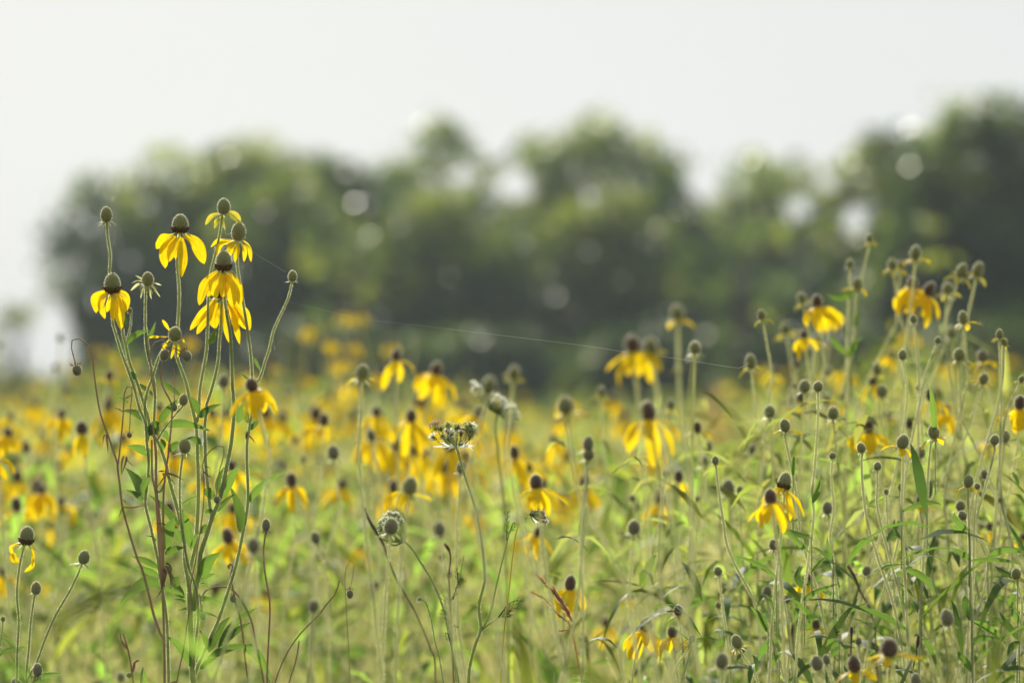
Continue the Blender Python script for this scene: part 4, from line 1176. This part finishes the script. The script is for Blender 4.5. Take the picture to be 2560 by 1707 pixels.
for e_ in RIGHT_LEAVES.replace('\n', '').split(';'):
    w = e_.split(); t = w[0]
    b = tuple(map(float, w[1].split(',')))
    best = None
    for e in plants:
        if not (.95 < e['k'] < 1.25 and e['X'] > 1500):
            continue
        q = at(t, *b, e['d'])
        for c in e['P'][::2]:
            dd = math.hypot(c[0] - q.x, c[2] - q.z) + abs(e['k'] - (1.2 if t == 'A4' else 1.0)) * .25
            if best is None or dd < best[0]:
                best = (dd, e, c)
    e = best[1]; d = e['d']
    m, q = (tuple(map(float, s.split(','))) for s in w[2:4])
    rt = at(t, *b, d)
    if (Vector(best[2]) - rt).length < .03:
        rt = Vector(best[2])
    z = rng.uniform(-.02, .02)
    add_leaf(e['root'], rt, at(t, *m, d + z), at(t, *q, d + 2 * z), size(t, float(w[4]), d) * 1.1, roll=rng.uniform(-.6, .6))
    if rt is not best[2] and best[0] > .01:   # a short side branch carries it
        add_stem(e['root'], [rt, rt.lerp(Vector(best[2]), .5) + Vector((0, 0, -.02)), Vector(best[2]) + Vector((0, 0, -.05))], .0005, .0008, fuzz=.8, name='side_branch')

# ------------------------------------------------------------------ coneflowers scattered further back: copies of six plants
def corolla_mesh(seed):
    rng.seed(seed); mb = MB(); n = rng.randint(6, 8)
    for i in range(n):
        az = 2 * math.pi * (i + rng.uniform(-.25, .25)) / n
        P = petal_path(rng.uniform(2.0, 2.7), rng.uniform(-.8, -.2), rng.uniform(-1.5, -1.2), 7)
        c, s = math.cos(az), math.sin(az)
        P = np.stack([P[:, 0] * c - P[:, 1] * s, P[:, 0] * s + P[:, 1] * c, P[:, 2]], 1)
        ribbon(mb, P, .9, (-s, c, 0), PETALW, -.3, 3)
    return mb.mesh('corolla', M['petal'])


protos = []
for v in range(8):
    rng.seed(900 + v)
    root = empty('coneflower', (0, 0, 0))
    hgt = 1.0
    lean = rng.uniform(-.05, .05)
    mb = MB(); tube(mb, [(0, 0, 0), (lean * .3, 0, .4), (lean, .01, .8), (lean * .8, 0, 1.0)], .0022, .0011, 5, 14)
    mb.build('stem', M['stem_pale'], root)
    hd = inst('flower_head', CONE['brown' if v < 6 else 'bud'][0], root, Matrix.Translation((lean * .8, 0, 1.0)) @ Matrix.Scale(.0155 if v < 6 else .010, 4))
    inst('calyx', CAL['green'][0], hd, Matrix.Identity(4)) if v > 5 else None
    if v < 6:
        inst('corolla', corolla_mesh(v), hd, Matrix.Identity(4))
    mb = MB()
    for q in range(7):
        z = rng.uniform(.3, .85); a = rng.uniform(0, 6.28); L = rng.uniform(.06, .12)
        o_ = np.array([math.cos(a), math.sin(a), 0])
        Pq = np.array([np.array([lean * z, 0, z]) + o_ * L * u + np.array([0, 0, L * (.6 * u - .7 * u * u)]) for u in np.linspace(0, 1, 6)])
        ribbon(mb, Pq, L * .17, (-o_[1], o_[0], 0), LANCE, .3, 3)
    mb.build('foliage', M['undergrowth'], root)
    protos.append(root)


def copy_tree(o, parent=None):
    c = o.copy(); sc.collection.objects.link(c); c.parent = parent
    for ch in o.children:
        copy_tree(ch, c)
    return c


rng.seed(5)
made = 0
spots = []
while made < 84:
    d = rng.uniform(5.2, 14.0) if made < 64 else rng.uniform(5.5, 9)
    u = rng.uniform(-.5, .5)
    if any(abs(u - a) < .012 and abs(d - b) < .8 for a, b in spots):
        continue
    spots.append((u, d))
    v = made % 8
    if made < 64:    # the overlapping blooms at left and centre
        u, d = rng.uniform(-.5, .14), rng.uniform(4.9, 9.0)
        v = made % 8 if made < 8 else made % 6
    if made >= 64:   # stalks thickening the stand at the right
        u, d, v = rng.uniform(.2, .52), rng.uniform(4.1, 6.0), 6 + made % 2
    r_ = protos[v] if made < 8 else copy_tree(protos[v])
    top = EYE + .02 - rng.uniform(.0, .045) * d + (0.06 * rng.random() if abs(u) > .3 else 0)
    if made < 64:
        top = EYE - rng.uniform(.002, .025) * d
    if made >= 64:
        top = EYE + rng.uniform(-.16, .13)
    r_.location = (u * FW * d * 1.02, d, 0)
    r_.scale = (1, 1, 1)
    s = max(.55, min(1.22, top))
    r_.rotation_euler = (0, 0, rng.uniform(0, 6.28))
    r_.scale = (s, s, s)
    if made >= 64:
        tag(r_, 'plain green bud head on a bare pale stalk crowded into the right-hand stand', 'coneflower', 'green buds filling the right-hand stand')
    elif v < 6:
        tag(r_, 'out of focus yellow coneflower hanging behind the focused plants at left and centre', 'coneflower', 'blurred coneflowers at left and centre')
    else:
        tag(r_, 'out of focus green coneflower bud behind the focused plants at left and centre', 'coneflower', 'blurred coneflower buds at left and centre')
    made += 1

# ------------------------------------------------------------------ the growth nobody could count
def card_leaf(mb, c, outv, L, W, rise, droop, n=5, mat=0):
    u = np.linspace(0, 1, n)
    P = c[None, :] + outv[None, :] * (L * u)[:, None] + np.array([0, 0, 1])[None, :] * (L * (rise * u - droop * u * u))[:, None]
    ribbon(mb, P, W, np.array([-outv[1], outv[0], .001]), LANCE, .3, 3 if n > 3 else 2, mat)


def envelope(x, d):
    """how high the growth stands: taller thickets at left and right, lower in the middle"""
    u = x / (FW * d)
    rise = .0080 * np.exp(-((u + .32) / .24) ** 2) + .0150 * np.exp(-((u - .38) / .13) ** 2)
    return np.clip(EYE + rise * d * (1 + .5 * np.sin(x * 7 + d * 3)) + .02 * np.sin(x * 23 + d * 5), .9, 1.40)


def spread_x(g, count, d, u0, u1):
    x = g.uniform(u0, u1, count) * FW * d + g.uniform(-.2, .2, count)
    if u1 - u0 > 1:      # a quarter of it stands on either side of the view
        out = g.random(count) < .24
        x = np.where(out, np.sign(g.uniform(-1, 1, count)) * (.55 * FW * d + g.uniform(0, 1.1, count)), x)
    return x


def leaves_bulk(count, d0, d1, zlo, zhi, L0, L1, seed, n=5, power=1.0, u0=-.62, u1=.62):
    """many lanceolate leaves at once (vectorised)"""
    g = np.random.default_rng(seed)
    d = (g.uniform(d0 ** 2, d1 ** 2, count)) ** .5 if power == 1 else d0 + (d1 - d0) * g.uniform(0, 1, count) ** power
    x = spread_x(g, count, d, u0, u1)
    zhi = zhi * envelope(x, d) / EYE
    # clumps: foliage height varies across the meadow
    patch = np.sin(x * 5.1 + d * 1.3) * np.cos(d * 2.3 - x * 2.2)
    z = zlo + (zhi - zlo) * g.uniform(0, 1, count) ** .8 + .05 * patch
    a = g.uniform(0, 2 * np.pi, count)
    O = np.stack([np.cos(a), np.sin(a), np.zeros(count)], 1)
    S = np.stack([-np.sin(a), np.cos(a), g.uniform(-.5, .5, count)], 1)
    L = g.uniform(L0, L1, count); W = L * g.uniform(.10, .17, count)
    rise, droop = g.uniform(.2, 1.4, count), g.uniform(.2, 1.3, count)
    u = np.linspace(0, 1, n)
    P = np.stack([x, d, z], 1)[:, None, :] + O[:, None, :] * (L[:, None] * u)[:, :, None]
    P[:, :, 2] += L[:, None] * (rise[:, None] * u - droop[:, None] * u ** 2)
    w = (W[:, None] * LANCE(u)[None, :]) * .5
    V = np.stack([P - S[:, None, :] * w[:, :, None], P + S[:, None, :] * w[:, :, None]], 2)     # count, n, 2, 3
    base = (np.arange(count) * n * 2)[:, None]
    i = np.arange(n - 1)
    F = np.stack([base + 2 * i, base + 2 * i + 1, base + 2 * i + 3, base + 2 * i + 2], 2).reshape(-1, 4)
    return V.reshape(-1, 3), F


def blades_bulk(count, d0, d1, hlo, hhi, w0, w1, seed, n=6, lean=.25, zb=0.0, u0=-.62, u1=.62):
    g = np.random.default_rng(seed)
    d = (g.uniform(d0 ** 2, d1 ** 2, count)) ** .5
    x = spread_x(g, count, d, u0, u1)
    h = g.uniform(hlo, hhi, count) * envelope(x, d) / EYE * (1 + .10 * np.sin(x * 3.1 + d))
    a = g.uniform(0, 2 * np.pi, count)
    ln = g.uniform(0, lean, count) * h
    u = np.linspace(0, 1, n)
    P = np.stack([x, d, np.full(count, zb)], 1)[:, None, :] + np.zeros((1, n, 1))
    P[:, :, 0] += (np.cos(a) * ln)[:, None] * u ** 2
    P[:, :, 1] += (np.sin(a) * ln)[:, None] * u ** 2
    P[:, :, 2] += h[:, None] * u * (1 - .12 * u)
    b = g.uniform(0, np.pi, count)
    S = np.stack([np.cos(b), np.sin(b) * .6, np.zeros(count)], 1)
    w = g.uniform(w0, w1, count)[:, None] * (1 - .75 * u ** 1.5)[None, :] * .5
    V = np.stack([P - S[:, None, :] * w[:, :, None], P + S[:, None, :] * w[:, :, None]], 2)
    base = (np.arange(count) * n * 2)[:, None]
    i = np.arange(n - 1)
    F = np.stack([base + 2 * i, base + 2 * i + 1, base + 2 * i + 3, base + 2 * i + 2], 2).reshape(-1, 4)
    return V.reshape(-1, 3), F


mb = MB()
mb.add(*leaves_bulk(400, 4.6, 5.4, .35, .90, .04, .09, 1))
mb.add(*leaves_bulk(190, 2.1, 2.75, .75, .98, .05, .09, 5))
mb.add(*leaves_bulk(7564, 5.3, 8.5, .2, 1.0, .05, .12, 2))
v_, f_ = leaves_bulk(11590, 8., 18., .2, 1.04, .06, .15, 3); mb.add(v_, f_, 2)
v_, f_ = leaves_bulk(6100, 16., 40., .2, 1.08, .12, .28, 4, 4); mb.add(v_, f_, 2)
for a_ in ((4200, 5.7, 9.5, .2, 1.0, .05, .12, 6), (2600, 9.0, 22.0, .3, 1.08, .07, .18, 7)):
    v_, f_ = leaves_bulk(*a_); mb.add(v_, f_, 1)
for q_, a_ in ((0, (800, 4.0, 5.6, .45, 1.06, .03, .085, 8)), (1, (1700, 3.6, 5.4, .5, .97, .03, .085, 9)), (2, (900, 4.1, 5.6, .8, 1.12, .03, .08, 10))):   # leafy thicket at the right
    v_, f_ = leaves_bulk(*a_, u0=.21, u1=.62); mb.add(v_, f_, q_)
tag(mb.build('undergrowth', [M['undergrowth'], M['leaf'], M['undergrowth_olive']]), 'mass of green lance-shaped leaves filling the meadow below the flowers', 'undergrowth', kind='stuff')
mb = MB()
mb.add(*blades_bulk(400, 4.5, 5.4, .75, .98, .0016, .0035, 11))
mb.add(*blades_bulk(13420, 5.1, 8.5, .72, 1.05, .002, .0042, 12))
mb.add(*blades_bulk(18300, 8.0, 20., .75, 1.09, .003, .006, 13))
mb.add(*blades_bulk(15860, 18., 60., .75, 1.06, .006, .014, 14, 4))
mb.add(*blades_bulk(900, 3.7, 5.4, .75, 1.07, .0012, .0026, 16, u0=.16, u1=.6))
mb.add(*blades_bulk(260, 4.1, 5.6, .95, 1.12, .003, .0048, 17, lean=.12, u0=.2, u1=.58))
tag(mb.build('grass', M['straw']), 'pale yellow-green stalks and grass stems standing throughout the meadow', 'grass', kind='stuff')
mb = MB()
mb.add(*blades_bulk(17080, 45., 150., .6, 1.0, .03, .08, 15, 3))
tag(mb.build('grass', M['far_green']), 'far meadow growth reaching back to the trees', 'grass', kind='stuff')
g = np.random.default_rng(44)
# flowers beyond counting, far back
g = np.random.default_rng(33)
mb = MB()
for q in range(620):
    d = g.uniform(7 ** 1.5, 30 ** 1.5) ** (1 / 1.5)
    x = (g.uniform(-.6, .6) if g.random() < .5 else g.uniform(-.6, .1)) * FW * d
    c = np.array([x, d, max(.6, float(envelope(x, d)) + .01 - g.uniform(0, 1) ** .8 * .022 * d)])
    s = .014
    for k in range(6):
        az = k * 1.05 + g.uniform(-.3, .3)
        P = petal_path(2.4, g.uniform(-.4, .2), -1.2, 4) * s
        cc_, ss_ = math.cos(az), math.sin(az)
        P = np.stack([P[:, 0] * cc_ - P[:, 1] * ss_, P[:, 0] * ss_ + P[:, 1] * cc_, P[:, 2]], 1) + c
        ribbon(mb, P, .9 * s, (-ss_, cc_, 0), PETALW, -.3, 2, 0)
    D_ = fib(12) * np.array([.48, .48, .6]) * s + c + np.array([0, 0, .6 * s])
    for f in range(10):
        mb.add(D_[[f, f + 1, (f + 2) % 12]], [[0, 1, 2]], 1)
tag(mb.build('wildflowers', [M['petal'], M['cone_brown']]), 'uncountable blurred yellow flowers spread over the far meadow', 'wildflowers', kind='stuff')

# ------------------------------------------------------------------ trees
GAPS = [(1185, 425, 52), (990, 418, 13), (1350, 452, 14), (1620, 415, 54), (1832, 482, 39), (1965, 505, 39), (1280, 535, 11), (1300, 680, 10), (870, 735, 27), (985, 742, 10),
        (590, 435, 12), (1075, 400, 29), (700, 440, 13), (745, 650, 10), (1160, 870, 8), (640, 560, 8), (300, 600, 14), (230, 690, 29), (1420, 320, 10), (1900, 420, 27), (450, 620, 8), (2210, 320, 8),
        (850, 470, 10), (1090, 560, 8), (1480, 420, 10), (520, 500, 8), (60, 800, 78), (140, 820, 58), (120, 740, 52), (1700, 430, 12), (1400, 600, 8), (930, 610, 8), (200, 520, 12), (1250, 390, 11),
        (1560, 480, 12), (1930, 560, 14), (1990, 400, 10), (340, 470, 13), (420, 430, 8), (1120, 360, 12), (800, 590, 8), (2080, 450, 6)]


def tree(label, X, Ytop, width, d, mat, seed, dens=1.0, foot_px=None, group='trees along the far edge of the meadow', name='tree', cat='tree', leaf=.34, low=.12, squash=1.0):
    """X, Ytop, width in full-frame picture units of the crown, d metres away"""
    g = np.random.default_rng(seed)
    top = at('F', X, Ytop - 10, d)
    Hh = top.z
    Wd = (1.18 if name == 'tree' else 1) * width / 2352 * FW * d
    root = empty(name, (top.x, d, 0)); tag(root, label, cat, group)
    mb = MB()
    tr = Hh * .028
    tube(mb, [(0, 0, 0), (g.normal(0, .1), 0, Hh * .35), (g.normal(0, .2), 0, Hh * .8)], tr, tr * .3, 8, 12)
    C = []
    nb = int(16 + Wd * 2.2)
    for k in range(nb):
        u = -1 + 2 * (k + g.random()) / nb
        env = (1 - abs(u) ** 2.3 * (.22 if low > .08 else .25)) * (1 - .20 * g.random() ** 1.5)
        rr = g.uniform(.06, .16) * Wd * squash + .35
        C.append((u * Wd * .5, g.uniform(-1, 1) * Wd * .2, Hh * env - rr * .75, rr, 1))        # the skyline
        for _ in range(3):
            rr = g.uniform(.12, .2) * Wd * squash + .4
            C.append((u * Wd * .47, g.uniform(-1, 1) * Wd * .3, Hh * env * g.uniform(low, .82), rr, 0))
    if mat == 'tree_light':   # loose irregular boughs
        C = []
        for k in range(12):
            rr = g.uniform(.07, .2) * Wd
            C.append((g.uniform(-.5, .5) * Wd, g.uniform(-.3, .3) * Wd, Hh * g.uniform(.35, 1) - rr, rr, 1))
    for cx, cy, cz, rr, tp_ in C:
        if g.random() < .2:
            tube(mb, [(0, 0, cz * .55), (cx * .5, cy * .5, cz * .8), (cx, cy, cz)], tr * .4, tr * .1, 5, 6)
    o = mb.build('trunk', M['bark'], root)
    V = []
    for cx, cy, cz, rr, tp_ in C:
        n = int(dens * 135 * rr ** 1.6 / (leaf / .34) ** 2)
        dv = g.normal(0, 1, (n, 3)); dv /= np.linalg.norm(dv, axis=1)[:, None]
        rad = rr * g.uniform(.35, 1.05, (n, 1)) ** .6 * np.where(g.random((n, 1)) < .18, 1.35, 1)
        lump = 1 + .28 * np.sin(dv[:, 0:1] * 5 + cx) * np.cos(dv[:, 2:3] * 6 + cz)
        P = dv * rad * lump * np.array([1, .9, .8]) + np.array([cx, cy, cz])
        P = P[P[:, 2] > .25]
        if len(P) == 0:
            continue
        wx, wy, wz = P[:, 0] + top.x, P[:, 1] + d, P[:, 2]      # open places in the crowns
        dep = wy * math.cos(PITCH) + (wz - EYE) * math.sin(PITCH)
        vv = -wy * math.sin(PITCH) + (wz - EYE) * math.cos(PITCH)
        sx, sy = (1280 + wx / dep / FW * 2560) / 1.0884, (853.5 - vv / dep / FW * 2560) / 1.0884
        keep = np.ones(len(P), bool)
        for gx_, gy_, gr in GAPS:
            keep &= (sx - gx_) ** 2 + (sy - gy_) ** 2 > (gr * g.uniform(.55, 1.35, len(P))) ** 2
        P = P[keep]
        if len(P) == 0:
            continue
        n = len(P)
        a = g.normal(0, 1, (n, 3)); a /= np.linalg.norm(a, axis=1)[:, None]
        b = np.cross(a, g.normal(0, 1, (n, 3))); b /= np.linalg.norm(b, axis=1)[:, None]
        s = leaf * g.uniform(.5, 1.1, (n, 1))
        V.append((np.stack([P - a * s * .5, P + b * s * .32, P + a * s * .5, P - b * s * .32], 1), int(g.choice(3, p=[.12, .40, .48] if tp_ else [.58, .20, .22]))))  # skyline boughs drawn lighter, inner ones darker: sun on the tops painted in
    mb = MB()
    for v_, mi in V:   # one leaf tone per bough, sunlit and shaded ones painted by material
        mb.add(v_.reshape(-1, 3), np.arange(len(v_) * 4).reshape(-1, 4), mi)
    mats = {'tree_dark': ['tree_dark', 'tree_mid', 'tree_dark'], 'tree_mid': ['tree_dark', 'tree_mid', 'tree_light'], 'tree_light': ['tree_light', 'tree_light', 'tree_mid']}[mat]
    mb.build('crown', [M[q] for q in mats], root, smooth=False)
    return root


TREES = [  # the yellow-green trees stand for sunlit patches, their light painted as leaf colour
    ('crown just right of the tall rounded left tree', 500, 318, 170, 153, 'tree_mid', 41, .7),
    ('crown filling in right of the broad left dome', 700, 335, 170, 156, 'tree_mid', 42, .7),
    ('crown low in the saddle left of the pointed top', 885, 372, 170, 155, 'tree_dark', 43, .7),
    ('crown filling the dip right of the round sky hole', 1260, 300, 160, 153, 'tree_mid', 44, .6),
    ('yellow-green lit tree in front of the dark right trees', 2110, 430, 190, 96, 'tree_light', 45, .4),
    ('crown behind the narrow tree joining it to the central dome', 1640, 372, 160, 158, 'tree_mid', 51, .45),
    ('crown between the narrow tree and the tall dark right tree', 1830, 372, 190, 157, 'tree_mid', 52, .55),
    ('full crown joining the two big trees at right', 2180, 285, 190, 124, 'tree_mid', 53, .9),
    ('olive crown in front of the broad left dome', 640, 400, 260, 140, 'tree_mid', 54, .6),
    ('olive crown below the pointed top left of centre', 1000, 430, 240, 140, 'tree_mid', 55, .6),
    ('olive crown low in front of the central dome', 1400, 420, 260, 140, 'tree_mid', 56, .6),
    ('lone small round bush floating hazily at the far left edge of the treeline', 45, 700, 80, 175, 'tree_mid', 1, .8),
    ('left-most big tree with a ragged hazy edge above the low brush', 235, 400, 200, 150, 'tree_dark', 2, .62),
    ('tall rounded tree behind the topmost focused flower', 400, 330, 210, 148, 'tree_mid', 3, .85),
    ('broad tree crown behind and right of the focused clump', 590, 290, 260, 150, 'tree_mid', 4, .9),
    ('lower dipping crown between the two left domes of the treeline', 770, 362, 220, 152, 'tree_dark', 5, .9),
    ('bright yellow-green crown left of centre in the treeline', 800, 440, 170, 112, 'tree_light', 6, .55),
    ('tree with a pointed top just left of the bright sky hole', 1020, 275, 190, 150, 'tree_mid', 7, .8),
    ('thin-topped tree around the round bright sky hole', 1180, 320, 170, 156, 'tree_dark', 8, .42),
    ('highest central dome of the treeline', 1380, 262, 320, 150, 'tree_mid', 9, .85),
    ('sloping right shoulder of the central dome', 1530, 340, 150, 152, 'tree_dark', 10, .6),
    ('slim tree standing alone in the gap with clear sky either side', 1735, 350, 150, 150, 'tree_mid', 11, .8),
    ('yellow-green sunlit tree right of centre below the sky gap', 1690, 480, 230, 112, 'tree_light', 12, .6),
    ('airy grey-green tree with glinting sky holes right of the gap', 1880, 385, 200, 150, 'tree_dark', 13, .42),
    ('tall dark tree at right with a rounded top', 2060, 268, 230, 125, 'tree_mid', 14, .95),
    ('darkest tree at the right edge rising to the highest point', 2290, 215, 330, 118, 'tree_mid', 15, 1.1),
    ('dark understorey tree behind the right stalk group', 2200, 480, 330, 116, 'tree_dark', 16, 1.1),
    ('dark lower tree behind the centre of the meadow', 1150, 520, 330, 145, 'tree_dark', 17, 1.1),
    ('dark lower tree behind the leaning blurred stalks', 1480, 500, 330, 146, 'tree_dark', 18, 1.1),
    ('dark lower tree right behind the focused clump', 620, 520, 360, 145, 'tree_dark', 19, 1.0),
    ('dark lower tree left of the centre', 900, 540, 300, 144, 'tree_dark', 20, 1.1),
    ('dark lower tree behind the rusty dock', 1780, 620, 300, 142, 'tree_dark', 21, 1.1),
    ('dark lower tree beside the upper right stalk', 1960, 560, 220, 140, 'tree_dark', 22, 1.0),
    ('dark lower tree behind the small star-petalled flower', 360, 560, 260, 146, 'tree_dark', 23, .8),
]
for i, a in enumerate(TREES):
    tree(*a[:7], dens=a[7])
for lab, X, Yt, wd, d, mt, s, dn in (
        ('sunlit yellow-green shrub at the foot of the dark central trees', 1300, 800, 125, 100, 'tree_light', 31, .7),  # a sunlit patch of foliage, its light put into the leaf colour
        ('hazy grey-green shrub at the far left foot of the treeline', 250, 740, 170, 150, 'tree_mid', 32, .7),
        ('dark shrub filling the foot of the treeline left of centre', 780, 760, 330, 130, 'tree_dark', 33, 1.4),
        ('dark shrub filling the foot of the treeline at centre', 1120, 780, 300, 130, 'tree_dark', 34, 1.4),
        ('dark shrub filling the foot of the treeline behind the dock', 1550, 780, 360, 130, 'tree_dark', 35, 1.4),
        ('dark shrub at the foot of the right trees', 1900, 780, 360, 112, 'tree_dark', 36, 1.4),
        ('dark shrub at the foot of the treeline at the right edge', 2240, 760, 340, 108, 'tree_dark', 37, 1.4),
        ('low brush at the foot of the left trees', 480, 780, 300, 140, 'tree_dark', 38, 1.2)):
    tree(lab, X, Yt, wd, d, mt, s, dens=dn, group='shrubs at the foot of the trees', name='shrub', cat='shrub', leaf=.26, low=.05, squash=1.3)

# ------------------------------------------------------------------ the air between here and the trees
mb = MB()
x0, x1, y0, y1, z0, z1 = -270, 270, -40, 400, -1.2, 26
mb.add([(x0, y0, z0), (x1, y0, z0), (x1, y1, z0), (x0, y1, z0), (x0, y0, z1), (x1, y0, z1), (x1, y1, z1), (x0, y1, z1)],
       [[0, 3, 2, 1], [4, 5, 6, 7], [0, 1, 5, 4], [1, 2, 6, 5], [2, 3, 7, 6], [3, 0, 4, 7]])
hm = bpy.data.materials.new('haze'); hm.use_nodes = True
hm.node_tree.nodes.clear()
ho = hm.node_tree.nodes.new('ShaderNodeOutputMaterial')
hv = hm.node_tree.nodes.new('ShaderNodeVolumePrincipled')
hv.inputs['Color'].default_value = (0.80, 0.94, 1.0, 1)
hv.inputs['Density'].default_value = 0.0003
hv.inputs['Anisotropy'].default_value = 0.3
hm.node_tree.links.new(hv.outputs[0], ho.inputs['Volume'])
tag(mb.build('haze', hm, smooth=False), kind='stuff')
